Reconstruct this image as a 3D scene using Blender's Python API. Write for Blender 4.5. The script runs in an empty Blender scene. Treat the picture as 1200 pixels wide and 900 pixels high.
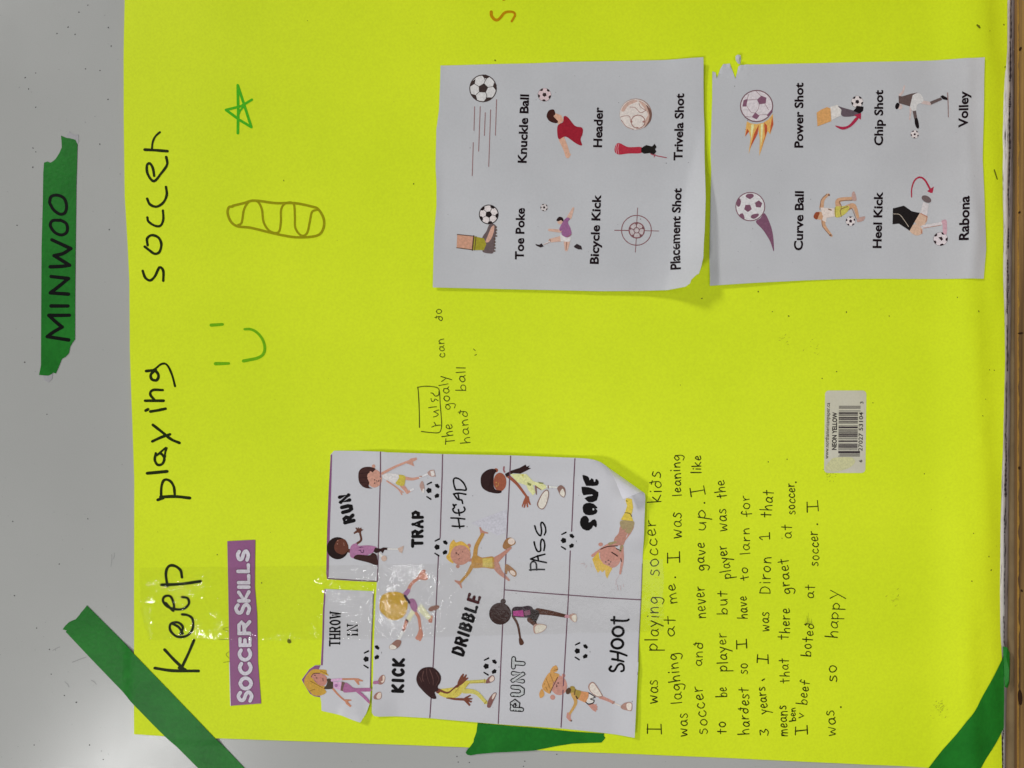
import bpy, bmesh, math, random
from mathutils import Vector
from mathutils.noise import noise as pnoise

# ---------------------------------------------------------------- camera, world, lamps, exposure
S = 0.000545            # metres on the board per pixel of tracing grid
CAM_D = 0.47
sc = bpy.context.scene
COL = sc.collection
R = random.Random(7)

cam = bpy.data.cameras.new('camera')
cam.sensor_width = 36.0
cam.lens = 36.0 * CAM_D / (1200 * S)
cam.clip_start = 0.01
cam.clip_end = 50
camo = bpy.data.objects.new('camera', cam)
COL.objects.link(camo)
camo.location = (0, -CAM_D, 0)
# phone held sideways: picture up = world +X, picture right = world -Z
from mathutils import Matrix
camo.rotation_euler = Matrix(((0, 1, 0), (0, 0, -1), (-1, 0, 0))).to_euler()
sc.camera = camo

w = bpy.data.worlds.new('World')
sc.world = w
w.use_nodes = True
w.node_tree.nodes['Background'].inputs[0].default_value = (0.93, 0.95, 1.0, 1)
w.node_tree.nodes['Background'].inputs[1].default_value = 0.08

def area(name, loc, size, power, col=(1, 1, 0.985), target=(0, 0, 0)):
    l = bpy.data.lights.new(name, 'AREA')
    l.shape = 'RECTANGLE'
    l.size, l.size_y = size
    l.energy = power
    l.color = col
    o = bpy.data.objects.new(name, l)
    COL.objects.link(o)
    o.location = loc
    o.rotation_euler = (Vector(target) - Vector(loc)).to_track_quat('-Z', 'Y').to_euler()
    return o

area('area_lamp', (-1.65, -2.5, 1.55), (0.65, 0.3), 33)          # on the ceiling over the title end of the poster
area('area_lamp', (2.7, -2.9, 3.3), (0.8, 0.3), 100)            # farther along the ceiling
area('area_lamp', (-0.84, -2.5, 0.46), (0.15, 0.06), 0.65)           # small added lamp without a seen source, placed for glints on the clear tape
area('added_fill_light', (-0.06, -0.70, -0.24), (0.6, 0.6), 1.3, (0.97, 0.98, 1.0), (-0.06, 0, -0.24))     # added soft fill behind the camera, lifts brightness towards the ledge end

vs = sc.view_settings
vs.view_transform = 'Standard'
vs.look = 'None'
vs.exposure = 0.03
vs.gamma = 1.0

# ---------------------------------------------------------------- colour and materials
K = 0.67
def lin(c):
    c = c / 255.0
    return c / 12.92 if c <= 0.04045 else ((c + 0.055) / 1.055) ** 2.4
def alb(rgb):
    return tuple(min(0.96, lin(c) / K) for c in rgb) + (1.0,)

MATS = {}
def base_mat(name, rough=0.6, spec=0.3):
    m = bpy.data.materials.new(name)
    m.use_nodes = True
    b = m.node_tree.nodes['Principled BSDF']
    b.inputs['Roughness'].default_value = rough
    b.inputs['Specular IOR Level'].default_value = spec
    return m, m.node_tree, b

def ink_mat(rgb):
    key = tuple(rgb)
    if key in MATS:
        return MATS[key]
    m, nt, b = base_mat('ink_%02x%02x%02x' % key, 0.5, 0.10)
    c = alb(rgb)
    n = nt.nodes.new('ShaderNodeTexNoise')
    n.inputs['Scale'].default_value = 900
    n.inputs['Detail'].default_value = 3
    tc = nt.nodes.new('ShaderNodeTexCoord')
    nt.links.new(tc.outputs['Object'], n.inputs['Vector'])
    r = nt.nodes.new('ShaderNodeValToRGB')
    r.color_ramp.elements[0].position = 0.3
    r.color_ramp.elements[1].position = 0.7
    r.color_ramp.elements[0].color = tuple(x * 0.86 for x in c[:3]) + (1,)
    r.color_ramp.elements[1].color = tuple(min(0.96, x * 1.1) for x in c[:3]) + (1,)
    nt.links.new(n.outputs['Fac'], r.inputs['Fac'])
    nt.links.new(r.outputs['Color'], b.inputs['Base Color'])
    MATS[key] = m
    return m

def surf_mat(name, rgb, rgb2, rough, spec, nscale, fine, bump, fine_amt=0.03):
    """two-scale mottled surface with a fine bump"""
    m, nt, b = base_mat(name, rough, spec)
    N, L = nt.nodes, nt.links
    tc = N.new('ShaderNodeTexCoord')
    n1 = N.new('ShaderNodeTexNoise')
    n1.inputs['Scale'].default_value = nscale
    n1.inputs['Detail'].default_value = 5
    n2 = N.new('ShaderNodeTexNoise')
    n2.inputs['Scale'].default_value = fine
    n2.inputs['Detail'].default_value = 2
    L.new(tc.outputs['Object'], n1.inputs['Vector'])
    L.new(tc.outputs['Object'], n2.inputs['Vector'])
    r = N.new('ShaderNodeValToRGB')
    r.color_ramp.elements[0].position = 0.32
    r.color_ramp.elements[1].position = 0.68
    r.color_ramp.elements[0].color = alb(rgb2)
    r.color_ramp.elements[1].color = alb(rgb)
    L.new(n1.outputs['Fac'], r.inputs['Fac'])
    mr = N.new('ShaderNodeMapRange')
    mr.inputs['From Min'].default_value = 0.3
    mr.inputs['From Max'].default_value = 0.7
    mr.inputs['To Min'].default_value = 1 - fine_amt
    mr.inputs['To Max'].default_value = 1 + fine_amt
    L.new(n2.outputs['Fac'], mr.inputs['Value'])
    mx = N.new('ShaderNodeVectorMath')
    mx.operation = 'SCALE'
    L.new(r.outputs['Color'], mx.inputs[0])
    L.new(mr.outputs['Result'], mx.inputs['Scale'])
    L.new(mx.outputs['Vector'], b.inputs['Base Color'])
    bp = N.new('ShaderNodeBump')
    bp.inputs['Strength'].default_value = bump
    bp.inputs['Distance'].default_value = 0.0004
    L.new(n2.outputs['Fac'], bp.inputs['Height'])
    L.new(bp.outputs['Normal'], b.inputs['Normal'])
    return m

M_POSTER = surf_mat('neon_yellow_card', (195, 212, 30), (187, 204, 26), 0.62, 0.2, 9, 700, 0.12, 0.035)
M_PAPER = surf_mat('white_paper', (180, 179, 182), (176, 175, 178), 0.36, 0.4, 14, 800, 0.08, 0.015)
M_PAPER_B = surf_mat('copier_paper', (174, 174, 176), (167, 167, 169), 0.6, 0.3, 16, 800, 0.10, 0.02)
M_BACKSIDE = surf_mat('paper_reverse', (206, 204, 210), (202, 200, 206), 0.5, 0.3, 14, 800, 0.06, 0.015)
M_PURPLE = surf_mat('purple_paper', (131, 78, 118), (124, 72, 112), 0.5, 0.3, 40, 900, 0.1, 0.05)
M_GREEN = surf_mat('green_tape_film', (27, 106, 31), (21, 94, 26), 0.45, 0.16, 45, 420, 0.3, 0.08)
M_RESIDUE = surf_mat('tape_residue', (150, 148, 150), (138, 136, 138), 0.5, 0.4, 60, 500, 0.2)
M_STICKER = surf_mat('sticker_paper', (182, 178, 162), (176, 172, 152), 0.4, 0.4, 60, 700, 0.05)

def board_mat():
    m = surf_mat('white_enamel', (157, 157, 154), (151, 151, 148), 0.34, 0.21, 5, 1400, 0.10, 0.02)
    nt = m.node_tree
    N, L = nt.nodes, nt.links
    b = N['Principled BSDF']
    tc = N.new('ShaderNodeTexCoord')
    # smudgy wipe marks vary the gloss
    n = N.new('ShaderNodeTexNoise')
    n.inputs['Scale'].default_value = 14
    n.inputs['Detail'].default_value = 6
    n.inputs['Roughness'].default_value = 0.65
    L.new(tc.outputs['Object'], n.inputs['Vector'])
    mr = N.new('ShaderNodeMapRange')
    mr.inputs['From Min'].default_value = 0.35
    mr.inputs['From Max'].default_value = 0.7
    mr.inputs['To Min'].default_value = 0.19
    mr.inputs['To Max'].default_value = 0.26
    L.new(n.outputs['Fac'], mr.inputs['Value'])
    L.new(mr.outputs['Result'], b.inputs['Roughness'])
    return m
M_BOARD = board_mat()

def chipped_mat(name, c1, c2, c3, sx):
    m, nt, b = base_mat(name, 0.5, 0.4)
    N, L = nt.nodes, nt.links
    tc = N.new('ShaderNodeTexCoord')
    mp = N.new('ShaderNodeMapping')
    mp.inputs['Scale'].default_value = (sx, 800, 800)
    L.new(tc.outputs['Object'], mp.inputs['Vector'])
    n = N.new('ShaderNodeTexNoise')
    n.inputs['Scale'].default_value = 1.0
    n.inputs['Detail'].default_value = 6
    n.inputs['Roughness'].default_value = 0.7
    L.new(mp.outputs['Vector'], n.inputs['Vector'])
    r = N.new('ShaderNodeValToRGB')
    e = r.color_ramp.elements
    e[0].position, e[0].color = 0.33, alb(c2)
    e[1].position, e[1].color = 0.48, alb(c1)
    x = e.new(0.40)
    x.color = alb(c3)
    L.new(n.outputs['Fac'], r.inputs['Fac'])
    L.new(r.outputs['Color'], b.inputs['Base Color'])
    bp = N.new('ShaderNodeBump')
    bp.inputs['Strength'].default_value = 0.5
    bp.inputs['Distance'].default_value = 0.001
    L.new(n.outputs['Fac'], bp.inputs['Height'])
    L.new(bp.outputs['Normal'], b.inputs['Normal'])
    return m

def clear_mat():
    m = bpy.data.materials.new('clear_film')
    m.use_nodes = True
    nt = m.node_tree
    N, L = nt.nodes, nt.links
    N.remove(N['Principled BSDF'])
    out = N['Material Output']
    tr = N.new('ShaderNodeBsdfTransparent')
    tr.inputs['Color'].default_value = (0.99, 0.988, 0.98, 1)
    gl = N.new('ShaderNodeBsdfGlossy')
    gl.inputs['Roughness'].default_value = 0.05
    tc = N.new('ShaderNodeTexCoord')
    n1 = N.new('ShaderNodeTexNoise')
    n1.inputs['Scale'].default_value = 150
    n1.inputs['Detail'].default_value = 3
    n1.inputs['Roughness'].default_value = 0.6
    n1.inputs['Distortion'].default_value = 1.2
    n2 = N.new('ShaderNodeTexNoise')
    n2.inputs['Scale'].default_value = 900
    n2.inputs['Detail'].default_value = 2
    for n in (n1, n2):
        L.new(tc.outputs['Object'], n.inputs['Vector'])
    b1 = N.new('ShaderNodeBump')
    b1.inputs['Strength'].default_value = 1.0
    cr = N.new('ShaderNodeAttribute')
    cr.attribute_name = 'crinkle'
    L.new(cr.outputs['Fac'], b1.inputs['Strength'])
    b1.inputs['Distance'].default_value = 0.0010
    L.new(n1.outputs['Fac'], b1.inputs['Height'])
    b2 = N.new('ShaderNodeBump')
    b2.inputs['Strength'].default_value = 0.3
    b2.inputs['Distance'].default_value = 0.00003
    L.new(n2.outputs['Fac'], b2.inputs['Height'])
    L.new(b1.outputs['Normal'], b2.inputs['Normal'])
    fr = N.new('ShaderNodeFresnel')
    geo = N.new('ShaderNodeNewGeometry')       # the film behaves alike from both of its faces
    ior = N.new('ShaderNodeMapRange')
    ior.inputs['To Min'].default_value = 1.5
    ior.inputs['To Max'].default_value = 1 / 1.5
    L.new(geo.outputs['Backfacing'], ior.inputs['Value'])
    L.new(ior.outputs['Result'], fr.inputs['IOR'])
    L.new(b2.outputs['Normal'], gl.inputs['Normal'])
    mx = N.new('ShaderNodeMixShader')
    L.new(fr.outputs['Fac'], mx.inputs['Fac'])
    L.new(tr.outputs['BSDF'], mx.inputs[1])
    L.new(gl.outputs['BSDF'], mx.inputs[2])
    L.new(mx.outputs['Shader'], out.inputs['Surface'])
    return m
M_CLEAR = clear_mat()

# ---------------------------------------------------------------- geometry helpers
MM = 0.001
def sstep(a, b, x):
    t = max(0.0, min(1.0, (x - a) / (b - a)))
    return t * t * (3 - 2 * t)

def W(p, h):
    """board coordinates (x to the ledge, y to the reader's left) + height off the board -> world"""
    return ((450 - p[1]) * S, -h, (600 - p[0]) * S)

def H_poster(x, y):
    h = 0.7 * MM
    if x > 1085:
        rise = sstep(1085, 1143, x)
        fall = 1 - sstep(1136 + 8 * math.sin(y / 71.0), 1180, x)
        amp = 3.0 + 1.4 * pnoise(Vector((y / 120.0, 0.3, 0)))
        h += amp * MM * rise * fall
        h += 0.5 * MM * sstep(1120, 1140, x) * math.sin((x - 0.06 * y + 9 * pnoise(Vector((y / 60.0, 4, 0)))) / 5.5)
    h += 0.25 * MM * (pnoise(Vector((x / 160.0, y / 160.0, 1.7))) + 0.4) + 0.22 * MM * (pnoise(Vector((x / 55.0, y / 70.0, 5.1))) + 0.6)
    return h

def link(o, parent=None):
    COL.objects.link(o)
    if parent is not None:
        o.parent = parent
    return o

def mk(name, verts, faces, mat, parent=None):
    me = bpy.data.meshes.new(name)
    me.from_pydata(verts, [], faces)
    me.materials.append(mat)
    me.update()
    o = bpy.data.objects.new(name, me)
    return link(o, parent)

def tag(o, label=None, cat=None, group=None, kind=None):
    for k, v in (('label', label), ('category', cat), ('group', group), ('kind', kind)):
        if v:
            o[k] = v
    return o

def crom(pts, n=5, closed=False):
    out = []
    m = len(pts)
    segs = m if closed else m - 1
    for i in range(segs):
        if closed:
            p0, p1, p2, p3 = pts[(i - 1) % m], pts[i], pts[(i + 1) % m], pts[(i + 2) % m]
        else:
            p1, p2 = pts[i], pts[i + 1]
            p0 = pts[i - 1] if i else (2 * p1[0] - p2[0], 2 * p1[1] - p2[1])
            p3 = pts[i + 2] if i + 2 < m else (2 * p2[0] - p1[0], 2 * p2[1] - p1[1])
        for k in range(n):
            t = k / n
            out.append(tuple(0.5 * (2 * p1[c] + (p2[c] - p0[c]) * t + (2 * p0[c] - 5 * p1[c] + 4 * p2[c] - p3[c]) * t * t
                                    + (-p0[c] + 3 * p1[c] - 3 * p2[c] + p3[c]) * t ** 3) for c in (0, 1)))
    if not closed:
        out.append(pts[-1])
    return out

class Ink:
    """collects flat shapes in board pixels, builds them as one mesh laid on a surface H"""
    def __init__(s, H, off=0.15 * MM):
        s.H, s.off, s.v, s.f, s.n = H, off, [], [], 0
    def poly(s, pts, smooth=False, frame=None):
        if frame:
            pts = [fr(frame, p) for p in pts]
        if smooth:
            pts = crom(pts, 4, True)
        a = sum(pts[i][0] * pts[(i + 1) % len(pts)][1] - pts[(i + 1) % len(pts)][0] * pts[i][1] for i in range(len(pts)))
        if a > 0:
            pts = pts[::-1]
        d = s.off + 0.002 * MM * (s.n % 9)
        s.n += 1
        b = len(s.v)
        s.v += [W(p, s.H(*p) + d) for p in pts]
        s.f.append(tuple(range(b, b + len(pts))))
    def ell(s, c, rx, ry=None, rot=0, frame=None, n=24):
        ry = ry or rx
        if frame:
            c = fr(frame, c); rx /= frame[2]; ry /= frame[2]
        cr, sr = math.cos(rot), math.sin(rot)
        s.poly([(c[0] + rx * math.cos(t) * cr - ry * math.sin(t) * sr, c[1] + rx * math.cos(t) * sr + ry * math.sin(t) * cr)
                for t in (2 * math.pi * k / n for k in range(n))])
    def stroke(s, pts, w0, w1=None, smooth=True, frame=None, closed=False, n=5, wob=0.0):
        w1 = w0 if w1 is None else w1
        if frame:
            pts = [fr(frame, p) for p in pts]; w0 /= frame[2]; w1 /= frame[2]
        if smooth and len(pts) > 2:
            pts = crom(pts, n, closed)
            if closed:
                pts.append(pts[0])
        elif closed:
            pts = list(pts) + [pts[0]]
        else:                      # split long straight runs so that they follow the paper
            q = [pts[0]]
            for a, b in zip(pts, pts[1:]):
                k = max(1, int(math.dist(a, b) / 8))
                q += [(a[0] + (b[0] - a[0]) * j / k, a[1] + (b[1] - a[1]) * j / k) for j in range(1, k + 1)]
            pts = q
        pts = [p for i, p in enumerate(pts) if i == 0 or math.dist(p, pts[i - 1]) > 1e-4]
        m = len(pts)
        if m < 2:
            return s.ell(pts[0], w0 / 2)
        d = s.off + 0.002 * MM * (s.n % 9)
        s.n += 1
        b = len(s.v)
        ph = R.random() * 9
        for i, p in enumerate(pts):
            a, c = pts[max(0, i - 1)], pts[min(m - 1, i + 1)]
            tx, ty = c[0] - a[0], c[1] - a[1]
            l = math.hypot(tx, ty) or 1
            tx, ty = tx / l, ty / l
            k = 1.0
            if 0 < i < m - 1:      # mitre
                ux, uy = p[0] - a[0], p[1] - a[1]
                lu = math.hypot(ux, uy) or 1
                k = 1 / max(0.75, abs((ux * tx + uy * ty) / lu))
            hw = 0.5 * (w0 + (w1 - w0) * i / (m - 1)) * k
            if wob:
                hw *= 1 + wob * math.sin(i * 0.9 + ph)
            h = s.H(*p) + d
            s.v.append(W((p[0] - ty * hw, p[1] + tx * hw), h))
            s.v.append(W((p[0] + ty * hw, p[1] - tx * hw), h))
        for i in range(m - 1):
            s.f.append((b + 2 * i, b + 2 * i + 2, b + 2 * i + 3, b + 2 * i + 1))
        if not closed:
            for p, ww in ((pts[0], w0), (pts[-1], w1)):
                if ww > 0.3:
                    s.ell(p, ww / 2, n=10)
        else:
            pass
    def build(s, name, rgb, parent, mat=None):
        return mk(name, s.v, s.f, mat or ink_mat(rgb), parent)

def fr(F, p):
    return (F[0] + p[0] / F[2], F[1] + p[1] / F[2])

def sheet(name, outline, H, mat, step=6.0, thick=0.12, warp=None):
    """a cut sheet of paper: outline cut into a fine grid, laid on H, given its thickness"""
    bm = bmesh.new()
    a = sum(outline[i][0] * outline[(i + 1) % len(outline)][1] - outline[(i + 1) % len(outline)][0] * outline[i][1] for i in range(len(outline)))
    pts = outline[::-1] if a > 0 else outline
    bm.faces.new([bm.verts.new((p[0], p[1], 0)) for p in pts])
    xs, ys = [p[0] for p in pts], [p[1] for p in pts]
    bmesh.ops.triangulate(bm, faces=bm.faces[:])
    for ax, lo, hi in ((0, min(xs), max(xs)), (1, min(ys), max(ys))):
        t = lo + step
        while t < hi - 0.3 * step:
            co = (t, 0, 0) if ax == 0 else (0, t, 0)
            no = (1, 0, 0) if ax == 0 else (0, 1, 0)
            bmesh.ops.bisect_plane(bm, geom=bm.verts[:] + bm.edges[:] + bm.faces[:], plane_co=co, plane_no=no, dist=1e-5)
            t += step
    bmesh.ops.dissolve_limit(bm, angle_limit=0.0, verts=[], edges=[])
    for v in bm.verts:
        x, y = v.co.x, v.co.y
        if warp:
            (x, y), h = warp(x, y)
        else:
            h = H(x, y)
        v.co = W((x, y), h)
    for e in bm.edges:
        e.smooth = not e.is_boundary
    me = bpy.data.meshes.new(name)
    bm.to_mesh(me)
    bm.free()
    me.materials.append(mat)
    for p in me.polygons:
        p.use_smooth = True
    o = bpy.data.objects.new(name, me)
    link(o)
    sol = o.modifiers.new('thickness', 'SOLIDIFY')
    sol.thickness = thick * MM
    sol.offset = -1
    return o

def box(name, x0, x1, y0, y1, h0, h1, mat, parent=None, bev=0.0):
    bm = bmesh.new()
    bmesh.ops.create_cube(bm, size=1)
    for v in bm.verts:
        p = (x1 if v.co.x > 0 else x0, y1 if v.co.y > 0 else y0)
        v.co = W(p, h1 if v.co.z > 0 else h0)
    bmesh.ops.recalc_face_normals(bm, faces=bm.faces[:])
    if bev:
        bmesh.ops.bevel(bm, geom=bm.edges[:], offset=bev, segments=3, affect='EDGES', profile=0.5)
    me = bpy.data.meshes.new(name)
    bm.to_mesh(me)
    bm.free()
    me.materials.append(mat)
    o = bpy.data.objects.new(name, me)
    return link(o, parent)

# printed type (Blender's own built-in face, emboldened) fitted to a baseline
def type_mesh(body, bold):
    c = bpy.data.curves.new('type', 'FONT')
    c.body = body
    c.offset = bold
    c.resolution_u = 3
    o = bpy.data.objects.new('type', c)
    COL.objects.link(o)
    bpy.context.view_layer.update()
    me = bpy.data.meshes.new_from_object(o.evaluated_get(bpy.context.evaluated_depsgraph_get()))
    vs_ = [tuple(v.co) for v in me.vertices]
    fs = [tuple(p.vertices) for p in me.polygons]
    bpy.data.objects.remove(o)
    bpy.data.meshes.remove(me)
    bpy.data.curves.remove(c)
    return vs_, fs
CAP = 0.729
def caption(name, body, p0, p1, cap, H, rgb, parent, bold=0.029, off=0.16 * MM):
    v, f = type_mesh(body, bold)
    x0, x1 = min(q[0] for q in v), max(q[0] for q in v)
    ux, uy = (p1[0] - p0[0]) / (x1 - x0), (p1[1] - p0[1]) / (x1 - x0)
    l = math.hypot(ux, uy)
    nx, ny = uy / l * cap / CAP, -ux / l * cap / CAP        # up from the baseline
    out = []
    for q in v:
        p = (p0[0] + (q[0] - x0) * ux + q[1] * nx, p0[1] + (q[0] - x0) * uy + q[1] * ny)
        out.append(W(p, H(*p) + off))
    return mk(name, out, f, ink_mat(rgb), parent)

# ---------------------------------------------------------------- hand lettering
HW = {
 'a': (.85, [[(.72, .85), (.42, 1), (.1, .6), (.2, .1), (.5, .08), (.72, .5), (.74, .95), (.72, .3), (.9, .02)]]),
 'b': (.85, [[(.1, 1.75), (.12, 0)], [(.12, .45), (.42, .9), (.78, .6), (.65, .1), (.3, 0), (.1, .2)]]),
 'c': (.7, [[(.68, .82), (.4, 1), (.1, .6), (.15, .15), (.45, 0), (.74, .2)]]),
 'd': (.9, [[(.66, .72), (.35, .85), (.08, .45), (.25, .04), (.62, .18), (.74, .7), (.68, 1.6)], [(.5, 1.35), (.88, 1.2)]]),
 'e': (.75, [[(.1, .5), (.62, .6), (.58, .92), (.3, 1), (.08, .5), (.3, .04), (.74, .2)]]),
 'f': (.7, [[(.72, 1.5), (.5, 1.7), (.34, 1.2), (.34, -.1)], [(.04, .8), (.7, .88)]]),
 'g': (.85, [[(.72, .8), (.4, 1), (.1, .6), (.3, .2), (.66, .5), (.74, .9), (.8, -.2), (.55, -.7), (.1, -.5)]]),
 'h': (.82, [[(.1, 1.75), (.12, 0)], [(.12, .45), (.45, .95), (.7, .7), (.76, 0)]]),
 'i': (.28, [[(.14, .95), (.16, 0)], [(.14, 1.5), (.17, 1.38)]]),
 'k': (.8, [[(.1, 1.7), (.12, 0)], [(.66, 1.05), (.3, .62), (.14, .45), (.4, .3), (.78, 0)]]),
 'l': (.26, [[(.13, 1.7), (.15, 0)]]),
 'm': (1.25, [[(.1, 1), (.12, 0)], [(.12, .6), (.38, 1), (.58, .7), (.6, 0)], [(.6, .6), (.92, 1), (1.12, .6), (1.18, 0)]]),
 'n': (.82, [[(.1, 1), (.12, 0)], [(.12, .6), (.42, 1), (.68, .7), (.74, 0)]]),
 'o': (.82, [[(.45, 1), (.15, .8), (.1, .3), (.4, 0), (.72, .3), (.68, .8), (.4, 1)]]),
 'p': (.85, [[(.1, 1.05), (.1, -.85)], [(.1, .75), (.45, 1.05), (.8, .65), (.5, .12), (.12, .2)]]),
 'r': (.62, [[(.1, 1), (.12, 0)], [(.12, .55), (.32, .9), (.6, .95)]]),
 's': (.66, [[(.62, .9), (.3, 1), (.15, .75), (.48, .5), (.58, .2), (.3, 0), (.02, .1)]]),
 't': (.66, [[(.34, 1.55), (.36, 0)], [(.04, 1.0), (.66, 1.05)]]),
 'u': (.82, [[(.1, 1), (.12, .3), (.4, 0), (.68, .4), (.7, 1)], [(.7, 1), (.78, 0)]]),
 'v': (.76, [[(.05, 1), (.38, 0), (.72, 1)]]),
 'w': (1.1, [[(.05, 1), (.22, .02), (.5, .72), (.78, .02), (1.05, 1)]]),
 'y': (.78, [[(.05, 1), (.4, .3)], [(.74, 1), (.12, -.75)]]),
 'I': (.75, [[(.38, 1.65), (.36, 0)], [(.02, 1.68), (.76, 1.6)], [(.0, .02), (.78, .0)]]),
 'T': (.9, [[(.45, 1.45), (.45, 0)], [(.0, 1.5), (.9, 1.4)]]),
 'D': (.95, [[(.1, 1.5), (.1, 0)], [(.1, 1.5), (.6, 1.3), (.85, .8), (.6, .15), (.1, 0)]]),
 '1': (.7, [[(.1, 1.1), (.4, 1.5), (.4, 0)], [(.1, 0), (.75, 0)]]),
 '3': (.7, [[(.05, 1.4), (.5, 1.45), (.3, .85), (.65, .5), (.4, 0), (.0, .15)]]),
 '.': (.2, [[(.1, .12), (.12, 0)]]),
 ',': (.2, [[(.14, .2), (.02, -.25)]]),
}
def write(ink, text, p0, p1, xh, w=1.25, jit=0.05):
    tot = sum(HW[c][0] for c in text) + 0.26 * (len(text) - 1)
    L = math.dist(p0, p1)
    ux, uy = (p1[0] - p0[0]) / L, (p1[1] - p0[1]) / L
    nx, ny = uy, -ux
    k = L / tot
    x = 0
    for c in text:
        wd, strokes = HW[c]
        j0 = R.uniform(-jit, jit) * 2
        sl = R.uniform(-0.12, 0.12)
        hs = R.uniform(0.92, 1.08)
        for st in strokes:
            pts = []
            for (a, b) in st:
                a2 = x + a + sl * b * 0.4 + R.uniform(-jit, jit) * 0.6
                b2 = (b * hs + j0 + R.uniform(-jit, jit) * 0.6)
                pts.append((p0[0] + ux * a2 * k + nx * b2 * xh, p0[1] + uy * a2 * k + ny * b2 * xh))
            ww = w * R.uniform(0.86, 1.15)
            ink.stroke(pts, ww, ww * 0.85, smooth=len(pts) > 2, wob=0.08)
        x += wd + 0.26

CF = {
 'R': [[(0, 0), (0, 1), (.62, 1), (.8, .76), (.62, .5), (0, .5)], [(.4, .5), (.85, 0)]],
 'U': [[(0, 1), (.02, .3), (.22, 0), (.6, 0), (.8, .3), (.8, 1)]],
 'N': [[(0, 0), (0, 1), (.8, 0), (.8, 1)]],
 'T': [[(.42, 0), (.42, 1)], [(-.05, 1), (.9, 1)]],
 'A': [[(-.03, 0), (.4, 1), (.85, 0)], [(.15, .36), (.65, .36)]],
 'P': [[(0, 0), (0, 1), (.6, 1), (.8, .74), (.6, .44), (0, .44)]],
 'K': [[(0, 0), (0, 1)], [(.8, 1), (.05, .45), (.85, 0)]],
 'I': [[(.2, 0), (.2, 1)]],
 'C': [[(.8, .85), (.5, 1), (.15, .85), (0, .5), (.15, .15), (.5, 0), (.82, .15)]],
 'D': [[(0, 0), (0, 1), (.45, 1), (.8, .7), (.8, .3), (.45, 0), (0, 0)]],
 'B': [[(0, 0), (0, 1), (.5, 1), (.7, .78), (.5, .54), (0, .54)], [(.5, .54), (.78, .3), (.55, 0), (0, 0)]],
 'L': [[(0, 1), (0, 0), (.75, 0)]],
 'E': [[(.75, 1), (0, 1), (0, 0), (.78, 0)], [(0, .5), (.6, .5)]],
 'S': [[(.72, .85), (.45, 1), (.12, .85), (.15, .6), (.6, .42), (.75, .2), (.45, 0), (.05, .12)]],
 'O': [[(.4, 1), (.1, .82), (0, .5), (.1, .18), (.4, 0), (.7, .18), (.8, .5), (.7, .82), (.4, 1)]],
 'H': [[(0, 0), (0, 1)], [(.8, 0), (.8, 1)], [(0, .5), (.8, .5)]],
 'W': [[(-.05, 1), (.2, 0), (.45, .75), (.7, 0), (.95, 1)]],
}
CWID = {'I': .4, 'W': .95}
def glyph(ink, ch, o, u, v, w, serif=0, sw=None):
    """one capital: origin o, u = letter width vector, v = cap height vector (ink inset by half the stroke)"""
    lu, lv = math.hypot(*u), math.hypot(*v)
    wd = CWID.get(ch, .8)
    mu, mv = max(.05, 1 - w / lu), max(.05, 1 - w / lv)
    w = sw or w
    def P(a, b):
        a, b = (a / wd) * mu + (1 - mu) / 2, b * mv + (1 - mv) / 2
        return (o[0] + u[0] * a + v[0] * b, o[1] + u[1] * a + v[1] * b)
    for st in CF[ch]:
        ink.stroke([P(a, b) for a, b in st], w, smooth=ch in 'SOC' and len(st) > 4, n=3)
        for p in st[1:-1]:
            if ch not in 'SOC':
                ink.ell(P(*p), w / 2, n=10)
    if serif:
        for st in CF[ch]:
            for (a, b) in (st[0], st[-1]):
                if (b < .05 or b > .95) and ch in 'THRWIN' and not (ch == 'T' and b > .9):
                    ink.stroke([P(a - .2, b), P(a + .2, b)], serif, smooth=False)
def capword(ink, text, p0, p1, v, w, gap=.12, serif=0, only=None, sw=None):
    ws = [CWID.get(c, .8) for c in text]
    tot = sum(ws) + gap * (len(ws) - 1)
    u = ((p1[0] - p0[0]) / tot, (p1[1] - p0[1]) / tot)
    x = 0
    for i, (c, k) in enumerate(zip(text, ws)):
        if only is None or i in only:
            glyph(ink, c, (p0[0] + u[0] * x, p0[1] + u[1] * x), (u[0] * k, u[1] * k), v, w, serif, sw)
        x += k + gap

BLACK = (14, 11, 12)
PEN = (42, 46, 8)

# ================================================================ the board and its ledge
M_EDGE = chipped_mat('chipped_white_edge', (206, 204, 201), (52, 46, 48), (188, 185, 183), 55)
M_RAIL = chipped_mat('worn_metal_rail', (122, 115, 115), (58, 52, 56), (104, 98, 99), 40)
M_BACK = surf_mat('tan_backing', (128, 110, 80), (104, 88, 64), 0.7, 0.2, 40, 300, 0.3)

board = box('display_board', -520, 1177, -900, 1700, -14 * MM, 0.0, M_BOARD)
tag(board, 'grey white enamel display board carrying the neon yellow poster', 'board')
# rounded rim along the bottom of the board, paint worn through
def rim(name, x0, x1, h0, h1, mat, wav, seed):
    v, f = [], []
    n = 130
    prof = 9
    for i in range(n + 1):
        y = -900 + 2600 * i / n
        dx = wav * pnoise(Vector((y / 90.0, seed, 0))) + wav * 0.5 * pnoise(Vector((y / 22.0, seed + 5, 0)))
        for k in range(prof + 1):
            t = math.pi * k / prof
            x = (x0 + x1) / 2 - math.cos(t) * (x1 - x0) / 2 + max(-4, min(9, 6.5 - 0.0112 * y))
            h = h0 + (h1 - h0) * math.sin(t) ** 0.35
            v.append(W((x + dx * (k > 1), y), h))
    m = prof + 1
    for i in range(n):
        for k in range(prof):
            f.append((i * m + k, i * m + k + 1, (i + 1) * m + k + 1, (i + 1) * m + k))
    o = mk(name, v, f, mat, board)
    for p in o.data.polygons:
        p.use_smooth = True
    return o
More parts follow.
